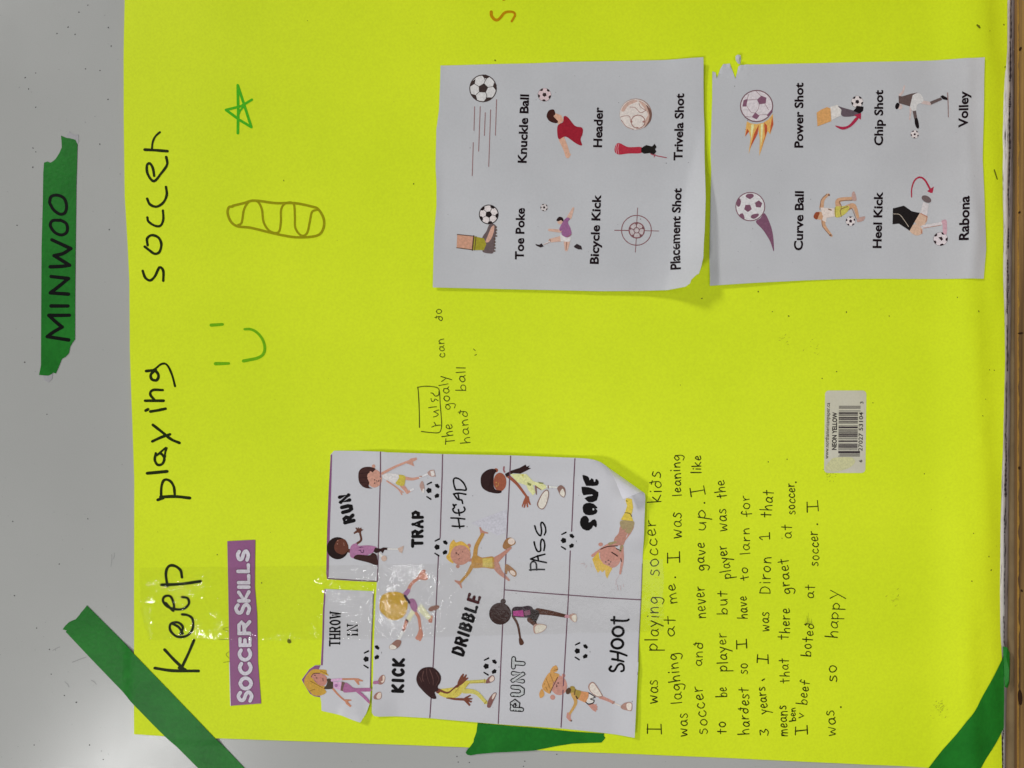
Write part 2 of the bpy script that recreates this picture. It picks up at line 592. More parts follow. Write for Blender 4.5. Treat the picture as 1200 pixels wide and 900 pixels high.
rim('rim', 1162, 1180, -6 * MM, 0.6 * MM, M_EDGE, 1.4, 2)
rim('metal_rail', 1174, 1187.5, -9 * MM, -1.6 * MM, M_RAIL, 0.8, 9)
box('backing_strip', 1170, 1212, -900, 1700, -18 * MM, -4 * MM, M_BACK, board)

def wood_mat():
    m, nt, b = base_mat('ledge_wood', 0.45, 0.4)
    N, L = nt.nodes, nt.links
    tc = N.new('ShaderNodeTexCoord')
    mp = N.new('ShaderNodeMapping')
    mp.inputs['Scale'].default_value = (6, 300, 300)
    L.new(tc.outputs['Object'], mp.inputs['Vector'])
    n = N.new('ShaderNodeTexNoise')
    n.inputs['Scale'].default_value = 1.0
    n.inputs['Detail'].default_value = 5
    L.new(mp.outputs['Vector'], n.inputs['Vector'])
    r = N.new('ShaderNodeValToRGB')
    e = r.color_ramp.elements
    e[0].position, e[0].color = 0.34, alb((80, 58, 44))
    e[1].position, e[1].color = 0.66, alb((146, 112, 68))
    L.new(n.outputs['Fac'], r.inputs['Fac'])
    L.new(r.outputs['Color'], b.inputs['Base Color'])
    bp = N.new('ShaderNodeBump')
    bp.inputs['Strength'].default_value = 0.3
    bp.inputs['Distance'].default_value = 0.0006
    L.new(n.outputs['Fac'], bp.inputs['Height'])
    L.new(bp.outputs['Normal'], b.inputs['Normal'])
    return m
M_WOOD = wood_mat()
ledge = box('wooden_ledge', 1192, 1234, -900, 1700, -3.6 * MM, 60 * MM, M_WOOD, bev=1.5 * MM)
tag(ledge, 'brown wooden ledge running along the bottom of the board', 'ledge')
# where the enamel has chipped off the rim, a dark ragged line
ik = Ink(lambda x, y: 0.62 * MM, 0.02 * MM)
y = -300
while y < 1200:
    ln = R.uniform(8, 60)
    bx = 1177.4 + max(-4, min(9, 6.5 - 0.0112 * y))
    pts = [(bx + 1.1 * pnoise(Vector((t / 9.0, 3, 0))) + 0.9 * pnoise(Vector((t / 40.0, 7, 0))), t) for t in (y + ln * k / 8 for k in range(9))]
    ik.stroke(pts, R.uniform(.5, 1.6), R.uniform(.5, 2.2), wob=.4)
    y += ln + R.choice((1, 2, 4, 14))
ik.build('chipped_line', (46, 38, 44), board)
v, f = [], []
for k in range(400):
    y = -200 + 3.4 * k
    v += [W((1191.8, y), 0.1 * MM), W((1191.8, y), (1.7 + 1.3 * pnoise(Vector((y / 14.0, 2, 0))) + .6 * pnoise(Vector((y / 5.0, 9, 0)))) * MM)]
    if k:
        f.append((2 * k - 2, 2 * k - 1, 2 * k + 1, 2 * k))
mk('worn_varnish', v, f, ink_mat((158, 122, 60)), ledge)
# dark knots on the upper face of the ledge
for (y, ln, dep, wd) in ((815, 9, 3.0, 2.2), (391, 1.2, 3.4, 2.6), (548, 2, 2.2, 1.2), (60, 2.2, 3.2, 1.4), (250, 1.4, 2.4, 1.2), (690, 1.5, 4.5, 1.0)):
    v = [W((1192 - 0.4, y + ln * math.cos(2 * math.pi * k / 14)), (dep + wd * math.sin(2 * math.pi * k / 14)) * MM) for k in range(14)]
    mk('knot', v, [tuple(range(14))], ink_mat((52, 34, 26)), ledge)

# specks and scuffs on the enamel
def specks(ink, n, x0, x1, y0, y1, r0, r1, keep=None):
    k = 0
    while k < n:
        p = (R.uniform(x0, x1), R.uniform(y0, y1))
        if keep and not keep(p):
            continue
        r = r0 + (r1 - r0) * R.random() ** 3
        ink.ell(p, r, r * R.uniform(.6, 1), R.uniform(0, 3), n=7)
        k += 1
Z0 = lambda x, y: 0.0
ik = Ink(Z0, 0.03 * MM)
for p in ((92.5, 14.3), (66.8, 39.3), (88, 40.3), (127, 32.3), (130.3, 54), (100.3, 80.7), (117.2, 82.7), (29.6, 91), (41.9, 85.6), (33.5, 104.3),
          (41.9, 125.7), (79.8, 31.8), (126.6, 116.5), (42, 178), (38.5, 196), (38.7, 173.5), (20, 264), (117, 169), (29, 424.5), (55, 485.5), (103, 6),
          (60, 790), (75.5, 815), (105, 873), (40, 873), (89.5, 823), (121, 890), (69.4, 661), (103, 608), (15, 611), (17, 698), (43, 736), (58, 761), (128, 269)):
    ik.ell(p, R.uniform(.7, 1.15), R.uniform(.6, .9), R.uniform(0, 3), n=8)
for p in ((535.5, 886.5), (537, 893), (550, 893.5), (613.5, 898), (615, 892), (652.5, 884)):
    ik.ell(p, .8, .7, n=8)
o = ik.build('speck', (74, 72, 72), board)
o['kind'] = 'stuff'
ik = Ink(Z0, 0.02 * MM)
specks(ik, 230, -60, 150, -60, 960, .35, .9)
specks(ik, 60, 160, 1100, 880, 960, .35, .8)
for (a, b) in (((85, 776), (101, 770)), ((107, 797), (113, 802)), ((131, 650), (130, 664)), ((133, 655), (134, 648)), ((76, 799), (81, 805)), ((62, 762), (70, 758))):
    ik.stroke([a, ((a[0] + b[0]) / 2 + .6, (a[1] + b[1]) / 2 - .4), b], 0.9)
o = ik.build('scuff', (136, 135, 134), board)
o['kind'] = 'stuff'

# ================================================================ the yellow poster
poster_outline = [(147, -430), (147, 0), (145.8, 70), (146, 140), (147, 230), (150.5, 290), (152.5, 330), (153, 410), (156, 500), (158, 560), (158, 700), (158, 859.5),
                  (200, 862.3), (300, 866), (400, 869.5), (530, 874.3), (670, 880), (850, 887.5), (1050, 896.7), (1087, 899), (1172.5, 903),
                  (1171.5, 850), (1173.6, 816), (1173.2, 770), (1171.2, 740), (1171, 690), (1171.6, 600), (1174.4, 480), (1176, 420), (1175.6, 380), (1174.2, 300), (1174, 200),
                  (1176.4, 140), (1179, 60), (1179, 0), (1179, -430)]
poster = sheet('poster', poster_outline, H_poster, M_POSTER, step=11, thick=0.45)
tag(poster, 'neon yellow poster sheet covered with handwriting, drawings and glued paper', 'poster')
HP = H_poster

# --- title, traced stroke by stroke
ik = Ink(HP)
F = (150, 640, 5.294)
for st, ww in (([(172, 752), (280, 768), (442, 770)], 15), ([(232, 638), (290, 700), (345, 752)], 15), ([(414, 580), (380, 660), (340, 745)], 14), ([(322, 750), (360, 762)], 15),
               ([(330, 542), (345, 500), (315, 470), (270, 480), (268, 520), (310, 558), (370, 552), (405, 510), (405, 450), (375, 425), (340, 420)], 13),
               ([(345, 540), (320, 500), (285, 480)], 13),
               ([(286, 398), (290, 360), (270, 310), (235, 308), (222, 335), (250, 372), (300, 388), (350, 385), (382, 355), (375, 320), (340, 312)], 13),
               ([(280, 395), (240, 350)], 13),
               ([(213, 237), (330, 232), (455, 215)], 15), ([(250, 245), (240, 170), (255, 125), (290, 118), (330, 145), (340, 190)], 14)):
    ik.stroke(st, ww * 1.22, frame=F, wob=.06)
ik.build('title_word', (28, 36, 4), poster)
ik = Ink(HP)
F = (150, 410, 4.5)
for st, ww in (([(160, 790), (190, 780)], 12), ([(175, 775), (250, 772), (330, 780)], 13), ([(178, 785), (180, 720), (195, 685), (225, 690), (245, 720), (250, 760)], 11),
               ([(105, 650), (210, 640)], 13), ([(150, 545), (145, 580), (160, 605), (185, 600), (195, 570), (175, 545), (155, 555)], 11), ([(165, 548), (205, 515), (200, 540), (198, 565)], 9),
               ([(132, 482), (180, 460), (225, 445)], 12), ([(135, 395), (180, 430), (230, 470), (275, 490)], 12),
               ([(122, 325), (165, 318), (202, 310)], 12), ([(97, 320), (110, 313)], 12),
               ([(95, 268), (192, 268)], 12), ([(145, 265), (122, 235), (135, 212), (187, 212)], 11),
               ([(150, 105), (125, 130), (130, 155), (155, 160), (165, 135), (145, 110), (100, 112)], 12), ([(100, 112), (140, 105), (180, 75), (210, 80), (235, 130), (252, 192)], 9)):
    ik.stroke(st, ww * 1.22, frame=F, wob=.06)
ik.build('title_word', (28, 36, 4), poster)
ik = Ink(HP)
F = (150, 140, 4.5)
for st, ww in (([(190, 852), (190, 800), (170, 782), (145, 830), (120, 850), (95, 835), (82, 800)], 11),
               ([(108, 665), (105, 630), (130, 612), (165, 625), (180, 660), (170, 700), (145, 710), (115, 690), (92, 672)], 11),
               ([(188, 482), (190, 530), (175, 562), (145, 562), (112, 540), (106, 518)], 10),
               ([(204, 358), (208, 400), (190, 440), (155, 462), (120, 450), (105, 420)], 11),
               ([(142, 300), (135, 260), (120, 235), (104, 245), (108, 290), (140, 328), (180, 285), (210, 240), (205, 200)], 11),
               ([(92, 162), (150, 165), (212, 170)], 12), ([(130, 160), (135, 120), (150, 90), (172, 70)], 9)):
    ik.stroke(st, ww * 1.22, frame=F, wob=.06)
ik.build('title_word', (28, 36, 4), poster)

# --- felt pen drawings
ik = Ink(HP)
F = (230, 360, 11.25)
ik.stroke([(205, 238), (280, 234), (355, 228)], 42, 36, frame=F)
ik.stroke([(262, 745), (340, 744), (435, 742)], 46, 34, frame=F)
ik.stroke([(645, 292), (720, 292), (800, 330), (870, 410), (905, 500), (905, 580), (870, 640), (800, 675), (720, 692), (628, 710)], 32, 42, frame=F)
ik.build('smiley_drawing', (98, 158, 10), poster)
ik = Ink(HP)
F = (250, 90, 4.5)
ik.stroke([(132, 300), (134, 180), (132, 48)], 14, frame=F, smooth=False)
ik.stroke([(132, 48), (165, 150), (203, 268)], 14, frame=F, smooth=False)
ik.stroke([(203, 268), (140, 230), (70, 178)], 14, frame=F, smooth=False)
ik.stroke([(70, 178), (150, 158), (206, 124)], 13, frame=F, smooth=False)
ik.stroke([(165, 158), (145, 180), (130, 215)], 10, frame=F, smooth=False)
ik.build('star_drawing', (64, 160, 22), poster)
ik = Ink(HP)
ik.stroke([(105, 686), (85, 690), (78, 720), (95, 765), (130, 790), (200, 798), (290, 820), (370, 838), (440, 848), (520, 845), (565, 830), (585, 790), (582, 745), (555, 700), (520, 686), (430, 668), (330, 668), (220, 655), (165, 668), (105, 682)], 13, frame=F)
ik.stroke([(130, 785), (152, 770), (165, 700), (195, 658), (235, 660), (258, 700), (268, 770), (300, 815), (345, 822), (358, 770), (360, 700), (385, 668), (425, 672), (432, 740), (435, 800), (465, 838), (495, 828), (510, 770), (522, 715), (548, 704)], 11, frame=F)
ik.build('striped_oval_drawing', (136, 132, 6), poster)
ik = Ink(HP)
F = (550, 0, 15)
ik.stroke([(385, 225), (390, 290), (440, 355), (500, 365), (560, 310), (620, 240), (700, 222), (780, 235), (800, 290), (745, 390)], 55, 38, frame=F)
ik.stroke([(590, -9), (583, -5), (583, -20), (592, -26), (600, -20), (599, -5), (590, 0.2)], 3.4)
ik.build('orange_lettering', (172, 122, 4), poster)

# --- pencil and ball pen writing
ik = Ink(HP)
for (t, p0, p1, xh) in (
    ('was', (770.8, 823), (769.6, 796), 8.5), ('playing', (770, 762), (772, 699), 8.8), ('soccer', (772, 674), (767.5, 609), 9), ('kids', (774.5, 588.5), (773.5, 552.5), 9),
    ('was', (805.8, 861.5), (804.5, 835), 8), ('laghing', (799, 823.5), (793.5, 765), 7.6), ('at', (791, 746), (790.6, 722), 8.2), ('me', (792.7, 706.5), (789.8, 684), 8),
    ('was', (798.8, 630.5), (798.5, 600.5), 8.6), ('leaning', (798, 581), (796, 533), 6.8),
    ('soccer', (829, 859), (823, 803.5), 8.3), ('and', (822.6, 780), (824, 752), 7), ('never', (826.8, 724), (825.2, 686.5), 8), ('gave', (825.3, 668.5), (825.3, 636), 7.4),
    ('up', (825.5, 622), (828.3, 598), 8), ('like', (821, 554.5), (821.2, 534), 6.6),
    ('to', (850, 859.5), (850.5, 845), 7), ('be', (850.5, 816), (850.5, 805), 7), ('player', (852, 786), (850.3, 741.5), 7.4), ('but', (852, 720), (852, 692.5), 7.4),
    ('player', (857, 677), (850, 638.5), 7), ('was', (851.8, 622), (850.5, 596), 7.6), ('the', (850.8, 583), (848, 562.5), 7.2),
    ('hardest', (877, 860), (876.8, 805.5), 7.2), ('so', (875.6, 789), (874.6, 776.5), 7.2), ('have', (875, 724.8), (874.6, 698.5), 6.8), ('to', (877, 679), (875.5, 664), 6.2),
    ('larn', (878.5, 649.5), (877.8, 618.5), 6.6), ('for', (880, 605), (877, 580), 7.2),
    ('years', (899, 835.5), (896, 804), 7), ('was', (900.8, 739.5), (900.5, 717), 7.6), ('Diron', (901, 695.5), (903, 652.5), 8.2), ('that', (903.5, 606), (906, 575), 7.6),
    ('means', (922, 862), (921, 826), 7), ('that', (923.6, 799.5), (923.6, 771.5), 6.6), ('there', (923.6, 749), (925.5, 713), 7.4), ('graet', (926, 696), (922.5, 654), 7.6),
    ('at', (927, 630.5), (927, 615), 7.2), ('soccer', (931, 602.5), (930.2, 566), 6.4),
    ('ben', (932, 844), (930.8, 828.5), 4.4), ('beef', (944, 825.5), (947.5, 797.5), 6.8), ('boted', (949, 769), (953, 730), 7.2), ('at', (953.6, 701), (953.6, 685), 7),
    ('soccer', (958.8, 663), (957.2, 622), 7),
    ('was', (978.8, 861), (976.5, 831), 8.2), ('so', (980.5, 798), (979, 778), 9), ('happ', (980, 747.5), (984, 706), 8)):
    write(ik, t, p0, p1, xh)
for (p0, p1, xh) in (((775, 859.5), (774.5, 848), 10.2), ((796, 658.5), (795.5, 647), 9), ((826.6, 578.5), (824.5, 569), 9.5), ((874.5, 758.8), (873.8, 748.5), 7), ((898.8, 777), (898.6, 767), 8),
                     ((945.2, 859), (944.6, 849.8), 8.2), ((958.6, 598.6), (957.8, 587), 8.2)):
    write(ik, 'I', p0, p1, xh, 1.35)
write(ik, '1', (900.6, 632.6), (900.4, 624.5), 7.2)
write(ik, '3', (899.5, 861), (899.5, 853), 7)
ik.stroke([(892.4, 796.8), (895.2, 795)], 1.4)
ik.stroke([(935.4, 840.2), (941, 838), (936.2, 835)], 1.2, smooth=False)
F = (850, 650, 7.5)
ik.stroke([(915, 380), (985, 345), (920, 310)], 8, smooth=False, frame=F)
ik.stroke([(985, 345), (1052, 382)], 8, frame=F)
for p in ((790.8, 676), (825, 589), (931.8, 564.9), (957, 614), (984.4, 827.7)):
    ik.ell(p, 1.05, n=9)
ik.build('story_handwriting', PEN, poster)
ik = Ink(HP)
F = (480, 440, 10)
for st, ww in (([(118, 608), (115, 400), (105, 200), (97, 140)], 11), ([(95, 138), (180, 126), (280, 132), (335, 150), (352, 200), (360, 330), (372, 480), (376, 590), (350, 665), (250, 668), (140, 655)], 10),
               ([(262, 604), (300, 588), (362, 580)], 10), ([(290, 548), (312, 585)], 10), ([(280, 485), (310, 478), (338, 455), (300, 430), (285, 425), (335, 405), (345, 405)], 9),
               ([(225, 378), (270, 370), (315, 366)], 10), ([(335, 296), (300, 275), (288, 300), (262, 302), (253, 270)], 9), ([(252, 205), (275, 210), (300, 240), (335, 235), (345, 215), (345, 190)], 11)):
    ik.stroke(st, ww, frame=F, wob=.08)
for (t, p0, p1, xh) in (('The', (532.3, 519.5), (530.4, 497), 7.2), ('goaly', (529, 479.8), (524, 440), 6.4), ('can', (521.6, 419), (520, 397), 6), ('do', (519, 376), (517.3, 362), 5.8),
                        ('hand', (551, 519.6), (547.8, 480), 6.8), ('ball', (545.3, 458.7), (545, 430), 6.6)):
    write(ik, t, p0, p1, xh, 1.05)
ik.stroke([(555, 409), (557, 411)], .8)
ik.stroke([(556.5, 416.5), (558.5, 415.5)], .8)
ik.build('note_handwriting', (62, 68, 16), poster)
ik = Ink(HP)
F = (250, 720, 7.5)
for st in ([(150, 105), (92, 122), (150, 146)], [(62, 214), (150, 212)], [(148, 320), (118, 345), (145, 380)], [(95, 416), (150, 408)]):
    ik.stroke(st, 4, frame=F)
ik.build('pencil_mark', (120, 126, 30), poster)
# crumbs and flecks stuck on the card
ik = Ink(HP, 0.2 * MM)
ik.poly([(338, 748), (341, 749), (342, 752), (339.6, 753.4), (337.2, 751.4)], True)
for p in ((888, 342), (904.5, 365.3), (923.5, 370.5), (962.5, 443.5), (979.5, 435.5), (1041, 370.5), (1157, 433.5), (1163, 434), (1147, 487), (1151.5, 467.7), (899.5, 541), (921.5, 538),
          (1136, 623.5), (1154, 650.5), (1157.5, 666.5), (1134, 679), (1119, 349), (1143, 365.5), (1142, 35), (1155.5, 39.5), (307.3, 682.5), (255.5, 649.5), (580.3, 71.7), (485, 216), (333, 212),
          (991, 366), (1082, 555), (1022, 472), (822, 350), (1175, 30), (1177, 79)):
    ik.ell(p, R.uniform(.6, 1.3), R.uniform(.5, .9), R.uniform(0, 3), n=7)
ik.stroke([(1162, 200.5), (1164, 206), (1166, 211)], 1.4)
ik.stroke([(1140, 33.5), (1142.5, 36.5)], 2)
specks(ik, 60, 170, 1170, 20, 870, .25, .6)
o = ik.build('fleck', (92, 98, 18), poster)
o['kind'] = 'stuff'
ik = Ink(HP, 0.1 * MM)
for (cx, cy, n, sp) in ((1100, 826, 26, 6), (1097, 832, 10, 8), (1048, 700, 16, 7), (972, 556, 26, 6), (952, 405, 9, 9), (917, 397, 9, 7)):
    for k in range(n):
        p = (R.gauss(cx, sp * .6), R.gauss(cy, sp * .6))
        ik.stroke([p, (p[0] + R.uniform(.5, 2), p[1] + R.uniform(-1.6, .4))], R.uniform(.3, .8))
for k in range(14):
    y = 717 + R.uniform(0, 17)
    x = 943 + 9 * k / 14
    ik.stroke([(x, 730), (x - .2, y)], .7, .2)
o = ik.build('smudge', (158, 168, 34), poster)
o['kind'] = 'stuff'

# ================================================================ glued paper: shapes of the printed pictures
DARK = (58, 42, 40)
def fig(parent, name, H, F, layers, label=None):
    """a printed picture: the first layer is the part, the others are pieces of it.
    layer = (name, colour, [shape ...]); shape = ('p', pts) smooth outline, ('q', pts) cornered outline,
    ('s', pts, w0, w1) tapering stroke, ('e', x, y, rx, ry) ellipse; a trailing dict may give another frame"""
    root = None
    for i, (nm, colr, shapes) in enumerate(layers):
        ik = Ink(H, (0.15 + 0.022 * i) * MM)
        for sh in shapes:
            f_ = F
            if isinstance(sh[-1], dict):
                f_ = sh[-1]['F']
                sh = sh[:-1]
            if sh[0] == 'p':
                ik.poly(sh[1], True, f_)
            elif sh[0] == 'q':
                ik.poly(sh[1], False, f_)
            elif sh[0] == 's':
                ik.stroke(sh[1], sh[2], sh[3] if len(sh) > 3 else sh[2], frame=f_)
            elif sh[0] == 'e':
                ik.ell((sh[1], sh[2]), sh[3], sh[4] if len(sh) > 4 else sh[3], sh[5] if len(sh) > 5 else 0, frame=f_)
        g_ = sum(colr) / 3
        colr = tuple(int(c * 0.86 + g_ * 0.14) for c in colr)
        o = ik.build(name if root is None else nm, colr, parent if root is None else root)
        if root is None:
            root = o
            if label:
                o['label'] = label
    return root

def pent(c, r, a=0.0):
    return [(c[0] + r * math.cos(a + 2 * math.pi * k / 5), c[1] + r * math.sin(a + 2 * math.pi * k / 5)) for k in range(5)]

def dotball(parent, H, c, which='all'):
    """the tile sheet's ball: three black patches and two dashes, no outline"""
    ik = Ink(H, 0.17 * MM)
    if which in ('all', 'head'):
        ik.poly(pent((c[0] - 4.7, c[1]), 3.5, math.pi))
        ik.stroke([(c[0] - 6.8, c[1] - 7.1), (c[0] - 2, c[1] - 9.5)], 1.5, 1.9)
        ik.stroke([(c[0] - 7.2, c[1] + 7.2), (c[0] - 2.6, c[1] + 10.1)], 1.5, 1.9)
    if which in ('all', 'feet'):
        ik.poly([(c[0] + 2.1, c[1] - 7.2), (c[0] + 5.4, c[1] - 7.9), (c[0] + 8, c[1] - 4.6), (c[0] + 6.4, c[1] - 2.4), (c[0] + 2.9, c[1] - 4.2)])
        ik.poly([(c[0] + 1.7, c[1] + 5.8), (c[0] + 4.9, c[1] + 3.2), (c[0] + 7.4, c[1] + 4.6), (c[0] + 6.7, c[1] + 7.8), (c[0] + 2.6, c[1] + 8.9)])
        ik.ell((c[0] + 10.2, c[1] + .8), .25, 1.1, n=6)
    return ik.build('printed_ball', BLACK, parent)

def ball(parent, H, F, c, r, fill=(202, 192, 190), dark=(50, 38, 38), a=0.3, ring=0.07, name='printed_ball', patch=0.36):
    f2 = Ink(H, 0.15 * MM)
    f2.ell(c, r, frame=F, n=28)
    o = f2.build(name, dark, parent)
    f2 = Ink(H, 0.18 * MM)
    f2.ell(c, r * (1 - ring), frame=F, n=28)
    f2.build('white_panel', fill, o)
    f2 = Ink(H, 0.21 * MM)
    f2.poly(pent(c, r * patch, a), False, F)
    for k in range(5):
        t = a + 2 * math.pi * k / 5
        q = []
        for (rr, dt) in ((.97, -.30), (.97, 0), (.97, .30), (.74, .22), (.68, 0), (.74, -.22)):
            q.append((c[0] + r * rr * math.cos(t + dt), c[1] + r * rr * math.sin(t + dt)))
        f2.poly(q, False, F)
        if r / F[2] > 9:
            f2.stroke([(c[0] + r * patch * math.cos(t), c[1] + r * patch * math.sin(t)), (c[0] + r * .7 * math.cos(t), c[1] + r * .7 * math.sin(t))], r * .05, frame=F)
    f2.build('black_patch', dark, o)
    return o

# ---------------------------------------------------------------- the big tile sheet
def lift_tiles(x, y):
    h = 0.35
    mid = 1 - sstep(625, 652, y) * (1 - sstep(752, 785, y))
    h += mid * (2.6 * sstep(712, 756, x) + 2.2 * sstep(562, 528, y) * sstep(400, 460, x))
    h += 1.6 * sstep(800, 842, y) * (0.6 + 0.4 * math.sin(x / 40.0))
    h += 2.0 * sstep(470, 436, x) * sstep(790, 838, y)
    h += 0.18 * (pnoise(Vector((x / 60.0, y / 60.0, 4.2))) + 0.6)
    return h * MM
HT = lambda x, y: HP(x, y) + lift_tiles(x, y)
CA, CD, CN, CR = (697.0, 536.5), (0.817, 0.577), (0.577, -0.817), 11.6
def curl(x, y):
    h = HT(x, y)
    s = (x - CA[0]) * CN[0] + (y - CA[1]) * CN[1]
    d = s + CR
    if d <= 0:
        return (x, y), h
    t = min(d / CR, 4.3)
    ns = -CR + CR * math.sin(t) 
    return (x + CN[0] * (ns - s), y + CN[1] * (ns - s)), h + 0.6 * CR * (1 - math.cos(t)) * S
tiles = sheet('picture_sheet', [(388, 532.5), (392, 528), (420, 528), (447, 528.7), (455, 529.5), (519, 531.5), (598, 533), (673, 536), (700, 537), (730, 537.5), (757, 538), (756, 560),
                                (755, 580), (754, 604), (752.6, 650), (751, 701), (748.5, 750), (746, 790), (742.4, 861), (700, 856.5), (657, 852), (584, 846), (504, 839.5), (445, 837), (439.5, 836), (437, 832.5),
                                (436.8, 820), (437.6, 790), (439, 745), (440.6, 705), (442.2, 681.4), (412, 680), (384, 678), (383, 672), (384, 620), (386, 570)],
             HT, M_PAPER, step=4.0, warp=curl)
tiles.data.materials.append(M_BACKSIDE)          # the unprinted reverse, seen where the corner curls over
tiles.modifiers['thickness'].material_offset = 1
tag(tiles, 'large white sheet of printed player tiles in eight skills, one corner curled over', 'printed sheet')
ik = Ink(HT)
LW = 1.25
for st in ([(447, 529.2), (446.2, 560), (444.4, 620), (442.8, 680)], [(519.2, 532.2), (517.6, 580), (516, 630)], [(514, 651), (511.5, 705), (508, 775), (504.2, 838.8)],
           [(598.4, 533.8), (595.3, 600), (590.5, 700), (587, 775), (584, 845)], [(673.2, 537), (671, 590), (669.6, 622)], [(668, 645), (665.7, 700), (661.5, 775), (657.2, 850.5)],
           [(591.7, 690.5), (640, 694.5), (700, 699), (750.5, 702)], [(384.4, 677.2), (412, 679), (442, 680.6)], [(752, 660), (750.5, 702), (746, 788)]):
    ik.stroke(st, LW if st[0][0] < 752 else .6)
ik.build('tile_border', (98, 68, 82), tiles)
ik = Ink(HT)
ik.poly([(388.2, 533), (386, 570), (384, 620), (383, 672), (384, 677.8), (385.8, 677.8), (386.6, 640), (388.2, 590), (389.4, 550), (389.8, 532)])
ik.build('purple_margin', (124, 78, 116), tiles)

ik = Ink(HT, 0.13 * MM)
ik.poly([(552, 612.5), (570, 605), (594, 596.4), (594.4, 612), (592, 624), (583, 627), (572, 621)])
ik.build('lilac_stain', (179, 177, 184), tiles)

def capw(parent, text, p0, p1, v, wd, H, name='tile_lettering', rgb=BLACK, **k):
    ik = Ink(H, 0.18 * MM)
    capword(ik, text, p0, p1, v, wd, **k)
    return ik.build(name, rgb, parent)
capw(tiles, 'RUN', (417.8, 611), (410.8, 577), (-14.6, 3.6), 4.3, HT, gap=.16)
capw(tiles, 'TRAP', (496.6, 641), (497.2, 597.6), (-14.6, 0.2), 3.7, HT, gap=.10)
capw(tiles, 'KICK', (474, 811), (475.2, 770.5), (-15.4, -0.6), 3.8, HT, gap=.14)
capw(tiles, 'DRIBBLE', (543.6, 769.2), (564.4, 698), (-15, -5.2), 3.6, HT, gap=.12, only=range(6))
capw(tiles, 'DRIBBLE', (543.6, 769.2), (564.4, 698), (-15, -5.2), 3.6, HT, gap=.12, only=[6], rgb=(62, 26, 28))
p = capw(tiles, 'PUNT', (614, 832.6), (616.2, 770), (-17, -1.2), 5.6, HT, gap=.12)
ik = Ink(HT, 0.22 * MM)
capword(ik, 'PUNT', (614, 832.6), (616.2, 770), (-17, -1.2), 5.6, gap=.12, sw=3.2)
ik.build('letter_fill', (170, 172, 172), p)
ik = Ink(HT, 0.18 * MM)
F = (505, 530, 9)
for st in ([(213, 688), (290, 692), (358, 700)], [(226, 774), (300, 778), (350, 774)], [(290, 695), (305, 795)], [(236, 546), (250, 575), (232, 600), (255, 632), (300, 636), (345, 622), (360, 598), (350, 574)],
           [(292, 600), (302, 662)], [(268, 548), (240, 560)], [(240, 435), (300, 428), (370, 440)], [(240, 435), (285, 492), (325, 500), (336, 536)], [(285, 430), (300, 495)],
           [(262, 392), (320, 392), (372, 392), (352, 330), (305, 282), (260, 268), (240, 290), (246, 345), (262, 390)]):
    ik.stroke(st, 17, frame=F, wob=.08)
ik.build('tile_lettering', BLACK, tiles)
ik = Ink(HT, 0.18 * MM)
F = (580, 600, 9)
for st in ([(365, 605), (440, 600), (520, 600)], [(378, 610), (375, 545), (400, 517), (432, 535), (440, 605)], [(375, 490), (450, 460), (525, 440)], [(375, 490), (455, 510), (542, 528)], [(450, 455), (458, 512)],
           [(412, 310), (425, 365), (450, 410), (480, 400), (480, 335), (492, 282), (515, 300), (524, 350), (515, 400)], [(418, 140), (440, 205), (478, 245), (490, 195), (482, 125), (500, 104), (528, 150), (534, 200), (520, 236)]):
    ik.stroke(st, 17, frame=F, wob=.08)
ik.build('tile_lettering', BLACK, tiles)
ik = Ink(HT, 0.18 * MM)
F = (675, 550, 11.25)
for pl in ([(48, 690), (60, 640), (90, 610), (130, 605), (155, 630), (168, 660), (160, 690), (180, 690), (210, 660), (245, 652), (266, 676), (272, 720), (268, 750), (255, 758), (235, 740), (222, 735), (205, 770), (170, 798), (130, 800), (85, 780), (55, 735)],
           [(82, 500), (95, 460), (130, 440), (180, 435), (230, 450), (278, 495), (275, 508), (255, 510), (262, 520), (278, 535), (278, 550), (265, 575), (220, 595), (170, 600), (120, 590), (92, 560)],
           [(68, 232), (72, 225), (120, 226), (180, 235), (240, 260), (292, 298), (290, 345), (270, 405), (215, 428), (160, 428), (108, 378), (150, 352), (200, 345), (222, 335), (205, 325), (150, 330), (95, 338), (75, 300)],
           [(80, 75), (95, 68), (150, 88), (168, 108), (172, 140), (190, 130), (195, 112), (215, 120), (228, 135), (235, 165), (250, 155), (252, 130), (270, 122), (293, 148), (297, 180), (280, 208), (230, 215), (130, 213), (110, 170), (90, 125)]):
    ik.poly(pl, False, F)
o = ik.build('bubble_lettering', BLACK, tiles)
ik = Ink(HT, 0.21 * MM)
ik.ell((225, 520), 11, 15, frame=F)
ik.build('letter_fill', (170, 172, 172), o)
ik = Ink(HT, 0.18 * MM)
F = (650, 690, 8.18)
for st in ([(537, 735), (522, 760), (540, 778), (570, 772), (600, 722), (630, 706), (655, 725), (655, 765), (632, 778)], [(548, 665), (600, 672), (655, 684)], [(532, 588), (610, 602), (685, 628)], [(600, 605), (603, 678)],
           [(540, 292), (640, 300), (690, 296), (706, 286)], [(567, 262), (567, 326)]):
    ik.stroke(st, 23, 19, frame=F)
ik.stroke([(597 + 55 * math.cos(t), 518 + 44 * math.sin(t)) for t in (k * .785 for k in range(8))], 24, frame=F, closed=True)
ik.stroke([(604 + 52 * math.cos(t), 401 + 44 * math.sin(t)) for t in (k * .785 for k in range(8))], 24, frame=F, closed=True)
ik.build('tile_lettering', BLACK, tiles)
for c in ((507.7, 574.4), (517.1, 640.5), (664.9, 632.8), (680.9, 761.8), (574.5, 779.8)):
    dotball(tiles, HT, c)
dotball(tiles, HT, (437.4, 763), 'feet')

